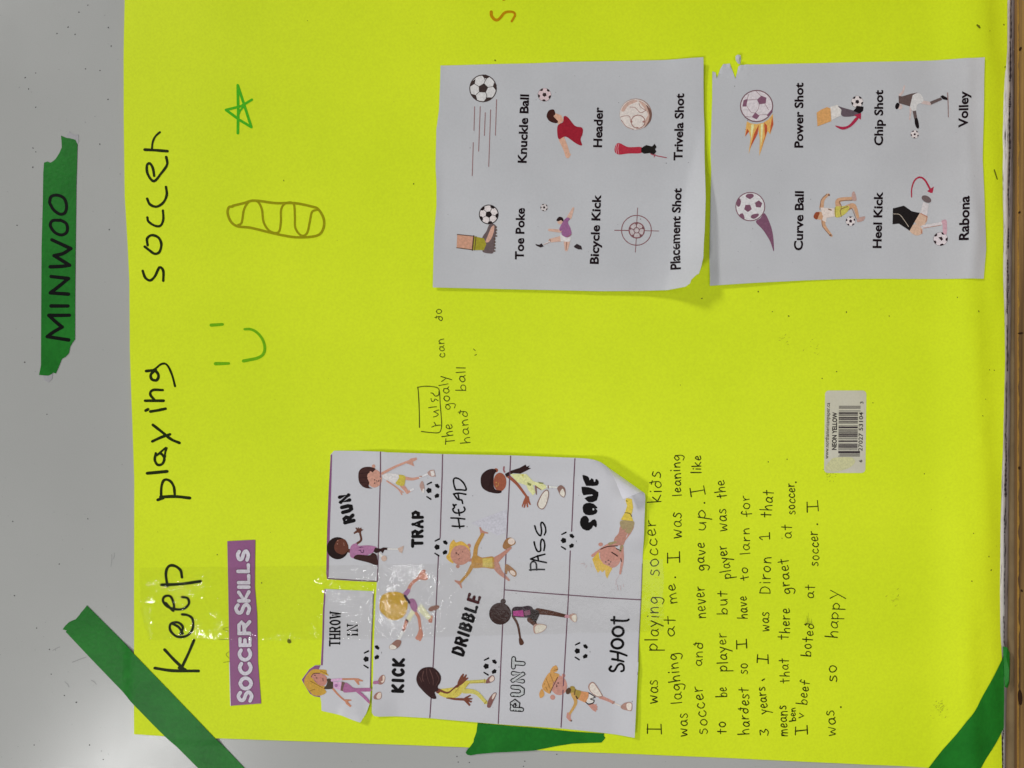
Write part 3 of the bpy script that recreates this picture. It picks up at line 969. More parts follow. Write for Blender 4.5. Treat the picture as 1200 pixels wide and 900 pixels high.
SK, SKD, LIGHT = (184, 128, 108), (112, 62, 44), (198, 190, 184)
G = {'F': (370, 520, 7.5)}
fig(tiles, 'printed_player', HT, (430, 510, 9), [
    ('skin', (190, 136, 116), [('e', 520, 302, 66, 80, G), ('e', 514, 195, 15, 17, G), ('s', [(165, 400), (300, 330), (420, 280), (455, 266)], 28, 18), ('q', [(415, 288), (470, 240), (530, 230), (536, 252), (490, 276), (505, 325), (460, 305), (432, 295)]),
        ('s', [(405, 450), (480, 460), (548, 447)], 36, 22), ('s', [(375, 530), (412, 572), (428, 600)], 44, 30), ('s', [(428, 602), (470, 578)], 28, 20), ('s', [(215, 480), (330, 560), (372, 622)], 16, 14), ('s', [(330, 560), (385, 600)], 12)]),
    ('hair', (64, 36, 34), [('p', [(380, 300), (385, 240), (420, 207), (480, 200), (530, 217), (505, 250), (486, 300), (470, 370), (503, 388), (440, 385), (395, 350)], G)]),
    ('hair_lock', (40, 22, 22), [('s', [(400, 225), (440, 218), (490, 215)], 3, 3, G), ('s', [(386, 262), (430, 255), (488, 250)], 4, 4, G), ('s', [(384, 300), (430, 296), (480, 296)], 4, 4, G), ('s', [(392, 340), (430, 338), (474, 345)], 4, 4, G), ('s', [(415, 372), (450, 368), (472, 374)], 3, 3, G)]),
    ('shirt', (200, 194, 192), [('p', [(168, 432), (210, 400), (345, 415), (312, 500), (215, 470)])]),
    ('shorts', (188, 170, 60), [('p', [(340, 415), (405, 428), (405, 490), (395, 525), (355, 530), (308, 505), (322, 450)])]),
    ('sock', (206, 200, 200), [('s', [(560, 442), (645, 404)], 15, 16), ('s', [(465, 580), (490, 565)], 20)]),
    ('shoe', (168, 134, 124), [('q', [(640, 388), (668, 365), (712, 360), (728, 432), (680, 435), (648, 412)]), ('p', [(560, 520), (580, 480), (600, 500), (610, 570), (592, 600), (566, 555)]), ('s', [(562, 432), (580, 432)], 14)]),
    ('sole', (206, 196, 190), [('q', [(672, 378), (706, 368), (720, 424), (684, 428)]), ('p', [(596, 560), (610, 570), (600, 606), (586, 590)])]),
    ('face_detail', (44, 26, 26), [('e', 522, 315, 5, 5, G), ('e', 522, 343, 5, 5, G), ('s', [(540, 318), (543, 335)], 4, 4, G), ('s', [(560, 317), (556, 328)], 6, 6, G), ('e', 480, 290, 1, 1, G)])])
fig(tiles, 'printed_player', HT, (375, 610, 11.25), [
    ('skin', (92, 52, 40), [('s', [(490, 300), (548, 250), (535, 165)], 30, 26), ('q', [(470, 90), (492, 86), (505, 100), (512, 80), (530, 98), (550, 85), (556, 108), (582, 115), (550, 135), (545, 165), (500, 152), (458, 172), (448, 155), (490, 120)]), ('s', [(380, 390), (425, 395)], 50)]),
    ('hair', (36, 20, 18), [('e', 240, 358, 143, 146)]),
    ('face', (98, 52, 38), [('p', [(195, 345), (225, 262), (285, 236), (342, 250), (376, 325), (374, 390), (310, 440), (225, 410)])]),
    ('shirt', (162, 104, 142), [('p', [(415, 330), (488, 292), (512, 325), (640, 320), (752, 345), (725, 400), (650, 440), (600, 460), (505, 442), (505, 482), (440, 490), (402, 450)])]),
    ('shorts', (50, 28, 26), [('q', [(730, 350), (800, 365), (840, 348), (900, 352), (898, 382), (855, 380), (832, 427), (808, 400), (745, 425), (710, 402)])]),
    ('ponytail', (58, 34, 30), [('p', [(500, 442), (650, 452), (700, 420), (750, 445), (760, 500), (772, 560), (742, 580), (640, 545), (540, 520), (450, 490)])]),
    ('sock', (206, 200, 196), [('s', [(900, 368), (1030, 370)], 22, 16), ('s', [(792, 432), (825, 470)], 30)]),
    ('shoe', (186, 158, 142), [('q', [(1028, 362), (1070, 342), (1112, 325), (1086, 425), (1050, 405)]), ('e', 850, 492, 37, 38)]),
    ('jersey_number', (70, 34, 66), [('s', [(522, 345), (545, 350), (545, 340), (575, 345)], 7), ('s', [(520, 388), (540, 382), (552, 412), (582, 408), (580, 380)], 8)]),
    ('face_detail', (160, 110, 92), [('e', 243, 258, 9, 7), ('e', 238, 300, 9, 7), ('s', [(322, 285), (326, 325)], 7)])])
fig(tiles, 'printed_player', HT, (400, 640, 7.5), [
    ('skin', (188, 124, 102), [('s', [(590, 388), (618, 328), (692, 265)], 30, 26), ('q', [(675, 262), (700, 215), (725, 200), (745, 206), (738, 230), (766, 258), (752, 268), (770, 280), (740, 295), (700, 290)]),
        ('s', [(640, 560), (682, 620), (697, 722)], 28, 24), ('q', [(688, 718), (715, 730), (722, 780), (700, 826), (688, 828), (680, 815), (668, 818), (650, 800), (670, 770)]), ('s', [(582, 636), (548, 738)], 30, 24), ('q', [(760, 640), (792, 600), (806, 612), (800, 666), (775, 666)])]),
    ('pants', (202, 200, 164), [('q', [(622, 545), (652, 575), (600, 662), (566, 640)]), ('q', [(665, 545), (705, 500), (795, 618), (765, 645), (690, 575)])]),
    ('shirt', (156, 102, 140), [('p', [(595, 470), (640, 458), (672, 520), (660, 572), (620, 548)]), ('s', [(562, 422), (592, 386)], 42, 36)]),
    ('hair', (192, 150, 48), [('p', [(338, 500), (360, 430), (430, 398), (520, 402), (580, 450), (585, 530), (560, 600), (500, 640), (430, 638), (380, 600), (345, 560)])]),
    ('hair_lock', (164, 122, 34), [('s', [(x_ + 14 * math.cos(t_), y_ + 14 * math.sin(t_)), (x_ + 16 * math.cos(t_ + .9), y_ + 16 * math.sin(t_ + .9)), (x_ + 13 * math.cos(t_ + 1.8), y_ + 13 * math.sin(t_ + 1.8))], 5, 3) for x_, y_, t_ in ((400, 450, 0), (450, 440, 2), (510, 450, 4), (380, 500, 1), (430, 500, 5), (490, 520, 3), (540, 490, 0), (400, 560, 2), (450, 560, 0), (510, 570, 5), (550, 550, 1), (430, 610, 4), (490, 610, 2))]),
    ('collar', (60, 44, 60), [('s', [(560, 430), (600, 490)], 22), ('s', [(574, 640), (592, 655)], 12), ('s', [(540, 725), (556, 732)], 8)]),
    ('sock', (206, 202, 200), [('s', [(542, 745), (508, 812)], 22)]),
    ('shoe', (138, 98, 86), [('p', [(490, 815), (530, 825), (515, 872), (470, 900), (432, 896), (424, 872), (448, 848)]), ('p', [(768, 545), (800, 520), (856, 514), (856, 540), (800, 565), (776, 562)])]),
    ('sole', (210, 196, 184), [('p', [(428, 872), (450, 856), (490, 880), (468, 898), (434, 896)])])])
fig(tiles, 'printed_player', HT, (505, 610, 9), [
    ('skin', (176, 120, 102), [('e', 402, 262, 20, 24), ('e', 285, 476, 20, 20), ('s', [(405, 410), (440, 410)], 34), ('q', [(510, 66), (524, 64), (540, 95), (562, 108), (604, 122), (604, 134), (572, 130), (552, 152), (524, 132)]),
        ('q', [(250, 620), (300, 630), (328, 640), (322, 662), (331, 702), (320, 710), (300, 672), (252, 634)]), ('s', [(668, 425), (735, 372), (842, 282)], 82, 22), ('s', [(680, 460), (730, 540), (822, 622)], 84, 22)]),
    ('hair', (204, 160, 62), [('p', [(200, 250), (240, 198), (266, 226), (325, 214), (392, 262), (415, 320), (330, 260), (240, 280), (222, 380), (240, 446), (182, 412), (164, 372), (192, 330)])]),
    ('face', (182, 126, 108), [('e', 314, 358, 106, 104)]),
    ('shirt', (176, 128, 62), [('p', [(440, 370), (480, 358), (545, 385), (655, 374), (668, 440), (664, 502), (560, 490), (440, 492), (428, 430)]), ('s', [(466, 360), (482, 262), (545, 142)], 46, 38), ('s', [(435, 472), (392, 550), (318, 638)], 42, 26)]),
    ('shirt_band', (192, 168, 80), [('q', [(545, 394), (648, 388), (652, 488), (548, 482)])]),
    ('shoe', (150, 104, 62), [('p', [(756, 265), (786, 196), (840, 174), (886, 205), (886, 240), (850, 262), (785, 298)]), ('p', [(780, 470), (802, 455), (850, 485), (896, 530), (902, 568), (880, 586), (840, 560), (812, 522), (800, 560), (784, 545)])]),
    ('sole', (206, 186, 172), [('e', 848, 214, 36, 34), ('e', 862, 545, 34, 20, .7)]),
    ('face_detail', (70, 40, 36), [('e', 268, 332, 6, 6), ('e', 292, 352, 6, 6), ('s', [(262, 345), (280, 338)], 5), ('s', [(290, 402), (310, 388)], 4), ('s', [(335, 315), (338, 330)], 4)])])
G = {'F': (505, 530, 9)}
fig(tiles, 'printed_player', HT, (580, 530, 9), [
    ('skin', (150, 78, 54), [('e', 728, 310, 68, 98, G), ('e', 686, 186, 22, 22, G), ('s', [(130, 240), (232, 330), (332, 462)], 36, 24),
        ('q', [(322, 458), (356, 460), (366, 510), (379, 548), (366, 552), (346, 522), (352, 574), (336, 577), (330, 532), (316, 580), (300, 580), (310, 532), (287, 580), (282, 562), (300, 508)])]),
    ('hair', (46, 26, 26), [('p', [(525, 290), (540, 230), (590, 186), (650, 170), (692, 188), (666, 240), (660, 330), (680, 388), (740, 400), (740, 422), (690, 430), (600, 410), (540, 365)], G),
        ('q', [(105, 225), (170, 190), (260, 160), (322, 125), (334, 148), (366, 134), (352, 158), (381, 164), (340, 186), (270, 222), (190, 216), (120, 262)])]),
    ('hair_tie', (150, 92, 96), [('s', [(96, 150), (92, 180), (102, 205)], 16)]),
    ('dress', (204, 202, 140), [('q', [(160, 225), (330, 225), (400, 300), (532, 340), (542, 375), (490, 396), (420, 340), (400, 345), (427, 420), (400, 452), (350, 390), (330, 345), (240, 312)])]),
    ('belt', (190, 178, 56), [('q', [(262, 234), (302, 228), (292, 322), (254, 302)])]),
    ('sleeve', (128, 132, 70), [('q', [(340, 312), (384, 330), (378, 352), (344, 340)]), ('q', [(452, 308), (515, 320), (505, 330), (470, 328)])]),
    ('leg', (132, 96, 84), [('s', [(428, 355), (436, 440)], 20, 10), ('s', [(428, 355), (486, 392)], 14, 8)]),
    ('sock', (206, 204, 196), [('s', [(548, 358), (660, 366)], 22, 14)]),
    ('shoe', (132, 98, 88), [('p', [(442, 540), (476, 460), (518, 403), (556, 393), (568, 440), (547, 532), (512, 592), (468, 588)]), ('p', [(655, 372), (690, 343), (732, 370), (743, 430), (726, 472), (690, 452), (668, 412)]), ('s', [(560, 348), (562, 372)], 12)]),
    ('sole', (206, 196, 182), [('p', [(456, 540), (486, 462), (524, 410), (552, 402), (560, 440), (540, 530), (508, 584), (472, 580)]), ('p', [(682, 420), (710, 380), (730, 410), (734, 440), (722, 464), (694, 446)])]),
    ('face_detail', (178, 130, 60), [('e', 690, 316, 8, 7, G), ('e', 694, 352, 8, 8, G), ('s', [(712, 318), (712, 345)], 5, 5, G)])])
G = {'F': (660, 530, 8.18)}
fig(tiles, 'printed_player', HT, (660, 600, 8.18), [
    ('skin', (186, 128, 112), [('e', 448, 420, 98, 112, -.4), ('e', 356, 305, 22, 18), ('s', [(512, 295), (420, 322), (278, 412)], 52, 26), ('s', [(556, 330), (562, 460), (542, 582)], 38, 20)]),
    ('hair', (206, 168, 58), [('q', [(275, 445), (335, 372), (345, 440), (382, 490), (440, 515), (468, 535), (442, 580), (418, 632), (402, 600), (398, 548), (372, 572), (352, 552), (330, 578), (305, 530), (290, 490)])]),
    ('shirt', (172, 120, 104), [('p', [(530, 182), (552, 120), (665, 120), (642, 190), (592, 262), (565, 315), (500, 300), (482, 282), (490, 242), (520, 205)])]),
    ('shirt_band', (150, 132, 92), [('p', [(548, 76), (662, 76), (666, 128), (622, 198), (550, 140)]), ('s', [(440, 300), (500, 282)], 26, 18), ('s', [(560, 320), (540, 370)], 26, 16)]),
    ('shorts', (202, 176, 58), [('q', [(600, 432), (650, 440), (662, 520), (645, 600), (664, 650), (546, 640), (585, 570), (606, 505), (590, 455)], G)]),
    ('glove', (180, 158, 160), [('s', [(165, 490), (200, 485)], 5), ('s', [(205, 495), (195, 502)], 5), ('s', [(225, 505), (210, 528)], 5), ('s', [(262, 488), (266, 520)], 5), ('s', [(505, 655), (500, 690)], 5), ('s', [(515, 690), (522, 740)], 5), ('s', [(545, 700), (548, 740)], 5), ('s', [(570, 685), (576, 710)], 5), ('s', [(535, 595), (500, 650)], 4)]),
    ('face_detail', (52, 28, 26), [('s', [(462, 380), (490, 398), (516, 416)], 11), ('e', 430, 456, 9, 5), ('e', 404, 472, 6, 5), ('e', 452, 472, 5, 6), ('e', 436, 492, 8, 5), ('s', [(356, 350), (420, 325), (515, 318)], 8), ('s', [(602, 455), (606, 468)], 7, 4, G), ('s', [(585, 572), (630, 578), (648, 606)], 6, 6, G), ('s', [(555, 470), (548, 440)], 8), ('s', [(505, 345), (550, 365)], 8)])])
fig(tiles, 'printed_player', HT, (565, 680, 9), [
    ('skin', (82, 50, 38), [('s', [(585, 318), (740, 340), (885, 372)], 66, 34), ('s', [(505, 405), (552, 450)], 66, 50), ('s', [(325, 370), (375, 462), (402, 605)], 28, 20), ('p', [(388, 600), (412, 600), (440, 648), (424, 674), (394, 668)])]),
    ('hair', (58, 38, 34), [('e', 190, 345, 116, 116), ('e', 222, 216, 28, 28)]),
    ('shirt', (56, 42, 50), [('p', [(312, 312), (340, 274), (420, 270), (490, 261), (535, 290), (522, 372), (440, 385), (328, 372)])]),
    ('shirt_panel', (166, 58, 126), [('q', [(325, 318), (430, 306), (442, 376), (328, 366)])]),
    ('shorts', (48, 38, 36), [('q', [(512, 288), (592, 312), (606, 350), (582, 402), (562, 440), (500, 385), (500, 350)])]),
    ('sock', (186, 128, 140), [('s', [(885, 372), (925, 375)], 34, 30)]),
    ('shoe', (172, 134, 120), [('p', [(538, 482), (570, 450), (662, 460), (677, 490), (640, 530), (580, 552), (548, 545)]), ('p', [(912, 372), (945, 344), (985, 349), (999, 390), (986, 432), (948, 420)])]),
    ('sole', (206, 196, 180), [('p', [(556, 490), (590, 458), (662, 466), (673, 490), (640, 524), (584, 546), (560, 540)]), ('p', [(944, 370), (984, 354), (994, 390), (982, 427), (952, 412)])]),
    ('shirt_stripe', (120, 72, 92), [('q', [(440, 318), (505, 300), (510, 352), (450, 365)])])])
fig(tiles, 'printed_player', HT, (480, 750, 9), [
    ('skin', (116, 62, 44), [('q', [(500, 484), (510, 430), (540, 370), (566, 343), (577, 354), (566, 386), (596, 350), (607, 360), (592, 392), (618, 384), (621, 396), (592, 420), (630, 424), (560, 452), (522, 478)]),
        ('s', [(395, 595), (480, 608), (572, 612)], 18, 26), ('q', [(562, 612), (590, 588), (642, 564), (649, 575), (616, 596), (665, 600), (661, 613), (626, 616), (662, 630), (652, 646), (622, 633), (646, 668), (630, 679), (598, 646)])]),
    ('shirt', (198, 180, 70), [('p', [(308, 512), (380, 500), (470, 488), (540, 468), (602, 418), (642, 430), (604, 480), (572, 522), (505, 588), (400, 597), (310, 562)])]),
    ('arm', (112, 60, 42), [('s', [(302, 525), (410, 555), (505, 478)], 52, 32)]),
    ('pants', (192, 180, 84), [('s', [(640, 432), (800, 424)], 34, 34), ('s', [(575, 525), (700, 542), (805, 642)], 52, 34)]),
    ('hair', (54, 30, 30), [('p', [(74, 400), (95, 330), (150, 284), (240, 279), (300, 320), (333, 380), (324, 440), (300, 480), (305, 520), (268, 540), (286, 600), (240, 603), (180, 560), (130, 510), (90, 460)])]),
    ('hair_lock', (88, 56, 52), [('s', [(120, 450), (160, 520), (250, 590)], 5, 3), ('s', [(280, 330), (310, 400), (280, 470)], 8, 4), ('s', [(180, 290), (190, 380), (235, 500)], 6, 3), ('s', [(150, 320), (140, 400), (200, 520)], 12, 6), ('s', [(215, 300), (250, 400), (250, 480)], 10, 6), ('s', [(110, 380), (150, 480)], 8, 5)]),
    ('shoe', (126, 82, 76), [('p', [(803, 432), (830, 388), (870, 364), (892, 375), (895, 410), (860, 437), (812, 447)]), ('p', [(818, 682), (835, 610), (880, 553), (908, 542), (916, 560), (882, 632), (850, 692)])]),
    ('sole', (204, 182, 168), [('p', [(842, 408), (868, 372), (890, 380), (890, 408), (858, 432)]), ('p', [(868, 600), (880, 562), (908, 548), (906, 566), (882, 606)])]),
    ('shorts_hem', (168, 140, 52), [('s', [(790, 404), (792, 444)], 7), ('s', [(815, 625), (790, 655)], 7), ('s', [(480, 545), (530, 480)], 6), ('s', [(655, 440), (780, 438)], 4), ('s', [(600, 480), (640, 432)], 4)])])
G = {'F': (580, 760, 8.18)}
fig(tiles, 'printed_player', HT, (650, 770, 9), [
    ('skin', (186, 128, 114), [('e', 610, 342, 80, 94, -.2, G), ('e', 656, 250, 17, 18, G), ('e', 552, 456, 24, 24, G), ('q', [(128, 570), (172, 568), (166, 630), (180, 655), (172, 666), (152, 660), (120, 622)]),
        ('q', [(338, 480), (400, 478), (424, 488), (436, 478), (438, 500), (452, 512), (440, 522), (450, 540), (436, 546), (430, 566), (395, 545)]), ('s', [(478, 410), (545, 435), (615, 466)], 36, 26)]),
    ('hair', (198, 142, 74), [('p', [(455, 330), (490, 260), (530, 220), (612, 236), (602, 272), (562, 340), (532, 412), (518, 422), (478, 400), (453, 370)], G), ('p', [(528, 216), (550, 170), (586, 154), (602, 190), (580, 217)], G), ('p', [(424, 420), (446, 378), (466, 400), (471, 440), (434, 464)], G)]),
    ('hair_lock', (150, 100, 48), [('s', [(470, 320), (500, 390)], 6, 6, G), ('s', [(490, 280), (530, 380)], 6, 6, G), ('s', [(530, 240), (560, 320)], 6, 6, G), ('s', [(600, 190), (570, 200)], 8, 8, G)]),
    ('shorts', (200, 134, 84), [('q', [(262, 345), (358, 360), (352, 402), (330, 472), (238, 432)])]),
    ('shirt', (156, 130, 54), [('p', [(160, 302), (200, 298), (222, 330), (272, 345), (266, 390), (240, 427), (198, 400), (160, 362)])]),
    ('sleeve', (192, 146, 76), [('s', [(190, 380), (218, 470), (158, 580)], 42, 24)]),
    ('collar', (84, 60, 44), [('e', 143, 345, 26, 36, .5), ('s', [(222, 400), (236, 424)], 14), ('s', [(215, 330), (205, 385)], 8)]),
    ('underlayer', (204, 196, 190), [('p', [(356, 400), (370, 372), (420, 405), (402, 424), (412, 448), (392, 468), (345, 468), (332, 455)])]),
    ('trim', (38, 30, 30), [('s', [(355, 365), (390, 385), (424, 408)], 9), ('s', [(424, 410), (372, 428)], 8), ('s', [(372, 428), (412, 446), (392, 474), (352, 482), (325, 462)], 10), ('e', 172, 657, 8, 6)]),
    ('shoe', (160, 120, 108), [('p', [(350, 302), (368, 264), (400, 252), (432, 280), (498, 385), (492, 407), (440, 407), (372, 352)]), ('p', [(690, 500), (735, 460), (796, 453), (808, 490), (798, 538), (750, 536), (704, 526)]), ('s', [(604, 474), (622, 456)], 14)]),
    ('sole', (208, 192, 180), [('p', [(364, 306), (378, 272), (402, 262), (428, 288), (488, 382), (482, 398), (440, 396), (380, 350)]), ('p', [(750, 470), (792, 460), (801, 490), (792, 530), (756, 524)]), ('s', [(632, 474), (690, 496)], 12, 8)]),
    ('face_detail', (70, 38, 36), [('e', 590, 352, 6, 6, G), ('e', 604, 320, 6, 6, G), ('s', [(585, 335), (596, 345)], 4, 4, G), ('s', [(598, 265), (572, 320), (545, 372), (528, 412)], 5, 5, G)])])
fig(tiles, 'printed_shoe', HT, (430, 740, 8.18), [('shoe', (150, 104, 92), [('p', [(103, 484), (125, 430), (160, 407), (179, 430), (170, 476), (138, 500)]), ('p', [(72, 606), (100, 574), (135, 567), (148, 595), (136, 632), (82, 632)])]),
    ('sole', (204, 184, 168), [('p', [(134, 450), (162, 414), (175, 432), (166, 472), (144, 480)]), ('p', [(98, 605), (118, 576), (138, 574), (144, 595), (134, 626), (106, 626)])]),
    ('cuff', (166, 100, 138), [('s', [(76, 482), (104, 478)], 30)])])

# ---------------------------------------------------------------- the throw-in tile cut apart from the sheet
def lift_throw(x, y):
    h = 0.35 + 3.4 * sstep(30, 0, math.hypot(x - 424, y - 842)) + 1.4 * sstep(428, 437, x) * sstep(790, 825, y)
    return h * MM
HW_ = lambda x, y: HP(x, y) + lift_throw(x, y)
throw = sheet('picture_tile', [(381, 689.5), (410, 691), (438.6, 692.2), (437.8, 713), (436.6, 740), (435.8, 764), (435, 806), (434, 823), (430.5, 833), (424, 842.7), (400, 837), (377.5, 832), (377, 821.7), (376, 816.2), (368.6, 815), (363.9, 812.2), (357.3, 801.8),
                               (354, 795.7), (363, 783.4), (370, 778.7), (376.4, 778.7), (377, 765), (378, 750), (379, 713)], HW_, M_PAPER, step=4)
tag(throw, 'small white tile of a blonde girl in pink, cut apart, her hair overhanging its edge', 'printed tile')
ik = Ink(HW_)
ik.poly([(380.8, 690), (379, 713), (378, 750), (376.6, 778.6), (378.8, 778.6), (379.8, 750), (380.8, 713), (382.4, 690)])
ik.poly([(376.2, 779), (370, 779), (363, 783.7), (354.3, 795.7), (357.4, 801.6), (363.9, 812), (368.6, 814.7), (375.6, 816), (376, 812), (371, 790)])
ik.build('purple_margin', (124, 78, 116), throw)
ik = Ink(HW_)
ik.stroke([(437.9, 694), (436.7, 725), (435.2, 765), (434.4, 806)], .9)
ik.build('tile_border', (98, 68, 82), throw)
capw(throw, 'THROW', (399.4, 756.4), (400, 716), (-13.4, 0.2), 1.9, HW_, gap=.18, serif=1.2)
capw(throw, 'IN', (420.2, 744.8), (420, 731), (-13.2, 0.2), 1.9, HW_, gap=.22, serif=1.3)
dotball(throw, HW_, (434.2, 771.5), 'head')
fig(throw, 'printed_player', HW_, (345, 765, 10.59), [
    ('skin', (188, 122, 92), [('s', [(590, 318), (740, 315)], 24, 20), ('q', [(732, 303), (800, 308), (856, 333), (852, 346), (802, 342), (814, 386), (796, 388), (758, 342)]), ('s', [(480, 430), (560, 520), (632, 582)], 24, 20), ('q', [(622, 566), (712, 568), (717, 580), (668, 592), (720, 640), (702, 656), (648, 622)]), ('s', [(925, 575), (942, 600)], 20)]),
    ('hair', (192, 146, 48), [('p', [(128, 350), (150, 280), (230, 198), (330, 198), (402, 204), (408, 240), (432, 272), (380, 260), (300, 240), (240, 300), (300, 380), (400, 412), (384, 440), (402, 480), (340, 517), (250, 517), (190, 460), (140, 400)])]),
    ('face', (184, 120, 104), [('p', [(212, 285), (245, 248), (320, 244), (390, 272), (412, 320), (398, 378), (350, 402), (300, 378), (260, 330)])]),
    ('collar', (70, 56, 44), [('p', [(408, 318), (450, 310), (492, 345), (490, 425), (430, 440), (372, 432), (402, 392), (415, 350)])]),
    ('shirt', (200, 152, 186), [('q', [(488, 345), (596, 350), (582, 460), (488, 420)]), ('s', [(475, 330), (590, 316)], 34, 24)]),
    ('belt', (112, 82, 74), [('q', [(594, 344), (640, 360), (612, 466), (578, 456)])]),
    ('pants', (160, 92, 134), [('p', [(636, 362), (690, 385), (745, 425), (850, 426), (950, 424), (950, 462), (800, 470), (700, 478), (612, 472)]), ('s', [(790, 465), (930, 582)], 38, 32)]),
    ('hair_lock', (140, 98, 34), [('s', [(205, 340), (280, 380), (360, 425)], 9, 5), ('s', [(200, 460), (260, 440)], 6), ('s', [(330, 215), (410, 250)], 6)]),
    ('shirt_star', (160, 100, 150), [('p', [(505, 385), (530, 372), (545, 390), (535, 412), (512, 410)])]),
    ('face_detail', (74, 36, 34), [('e', 262, 268, 9, 6), ('e', 284, 300, 9, 6), ('s', [(360, 305), (364, 335)], 7), ('s', [(215, 290), (245, 248), (320, 242)], 7)])])

# ---------------------------------------------------------------- purple heading strip
H_S = lambda x, y: HP(x, y) + 0.35 * MM
strip = sheet('heading_strip', [(267.3, 633.7), (284, 632.8), (300, 632), (299.6, 660), (299.3, 687), (302, 719), (302.6, 750), (302.9, 775), (306.7, 823.3), (290, 824.6), (271.3, 826), (270, 780), (269.2, 735), (268.4, 690)], H_S, M_PURPLE, step=5)
tag(strip, 'narrow purple paper strip with pale capital heading letters', 'paper strip')
ik = Ink(H_S)
ik.poly([(269.5, 775), (270.8, 826), (271.6, 826), (270.4, 775)])
ik.build('cut_edge', (196, 190, 194), strip)
def heading(rgb, extra, off, nm, par):
    ik = Ink(H_S, off)
    for (ch, y0, y1, xt, xb) in (('S', 823, 807.2, 278.2, 298), ('O', 808, 791.5, 280.2, 297.4), ('C', 790.6, 774.6, 279.8, 297), ('C', 774.4, 758.8, 279.4, 296.6), ('E', 757.2, 745, 280.2, 296), ('R', 743.4, 726.4, 279, 295.6),
                                 ('S', 720.8, 704.8, 275.4, 295.4), ('K', 705.4, 691.2, 278.6, 294.8), ('I', 690, 684.4, 278.6, 294.8), ('L', 684.2, 671.2, 278.4, 294.6), ('L', 671, 658.6, 277.8, 294.2), ('S', 658.4, 642.4, 277.4, 294.2)):
        e = extra
        glyph(ik, ch, (xb + e, y0 + e), (0, y1 - y0 - 2 * e), (xt - xb - 2 * e, 0), 4.3 + 2 * e)
    return ik.build(nm, rgb, par)
o = heading((92, 50, 82), .55, 0.15 * MM, 'letter_outline', strip)
heading((190, 184, 192), 0, 0.20 * MM, 'heading_lettering', o)

# ---------------------------------------------------------------- two white pages of shots
def lift_a(x, y):
    h = 0.35
    crease = 809 - 0.21 * (y - 190)                     # the free edge bends up along this line
    run = max(0.0, x - crease) * S / MM
    h += 0.62 * (math.sqrt(run * run + 1.2) - 1.09) * sstep(120, 235, y)
    h += 2.2 * sstep(770, 826, x) * sstep(330, 60, y)
    h += 3.2 * sstep(300, 343, y) * (0.5 + 0.5 * sstep(620, 790, x))
    h += 4.5 * sstep(70, 0, math.hypot(x - 812, y - 344))
    h += 1.2 * sstep(100, 70, y) * sstep(600, 820, x)
    h += 0.45 * (pnoise(Vector((x / 70.0, y / 90.0, 7.7))) + 0.5)
    h += 0.8 * sstep(520, 508, x) * (0.5 + 0.5 * math.sin(y / 30.0))
    return h * MM
HA = lambda x, y: HP(x, y) + lift_a(x, y)
page_a = sheet('shot_page', [(516.6, 78.2), (560, 77), (610, 75.8), (660, 74.3), (700, 73.7), (783, 72.5), (822, 70.9), (822.6, 90), (823, 127), (824, 153), (823, 200), (822.4, 238), (820.5, 275), (817.5, 306), (814, 318), (811, 325.5), (808.6, 326.4), (806, 329),
                             (803.2, 331.6), (801.6, 336), (797, 339.4), (780, 341.6), (740, 342), (700, 342), (660, 341), (600, 339.6), (507.8, 337.5), (508.4, 300), (509.3, 275), (512, 242), (512, 217), (510.9, 197), (511.7, 153), (514.8, 130), (516, 100)], HA, M_PAPER_B, step=4)
tag(page_a, 'white printed page with a crosshair target picture, its lower edge curling off the poster', 'printed page', 'printed pages of shots')
def lift_b(x, y):
    h = 0.4 + 1.8 * sstep(300, 335, y) * sstep(1000, 860, x) + 1.0 * sstep(100, 76, y) * sstep(900, 850, x) * (0.5 + 0.5 * math.sin(x * 0.9))
    h += 0.25 * (pnoise(Vector((x / 80.0, y / 80.0, 2.1))) + 0.5) + 0.7 * sstep(1120, 1152, x)
    return h * MM
HB = lambda x, y: HP(x, y) + lift_b(x, y)
page_b = sheet('shot_page', [(834, 85), (837.7, 86.3), (839, 93.3), (841, 88.7), (843, 82.7), (846.3, 76.9), (850, 76), (854, 76.3), (857.3, 83.3), (860.7, 93.7), (862.7, 87.3), (864.3, 79.3), (866.7, 77.7), (873, 77), (900, 76.7), (930, 75.8), (1060, 72.9), (1116.7, 71.7), (1147.8, 71.5),
                             (1147.8, 128), (1147, 190), (1149.4, 257), (1151.4, 293), (1148.6, 327.5), (1090, 327.2), (1030, 327), (992, 327.2), (941.6, 329), (885, 332), (830.4, 335.6), (831, 293), (832.8, 200), (832, 179), (834, 117)], HB, M_PAPER_B, step=4)
tag(page_b, 'white printed page with a flaming ball picture and one torn ragged corner', 'printed page', 'printed pages of shots')
# paper tongue left standing in the tear
v, f = [], []
tp = [(859.6, 69.4), (861.8, 67.6), (865.4, 68.2), (866.6, 72), (866, 77), (863.6, 76.4), (860.4, 73)]
for (x, y) in tp:
    v.append(W((x, y), HB(866, 78) + 0.25 * MM * (78 - y)))
c0 = len(v)
v.append(W((863.4, 72), HB(866, 78) + 2.6 * MM))
f = [(c0, i, (i + 1) % c0) for i in range(c0)]
mk('torn_tongue', v, f, M_PAPER_B, page_b)

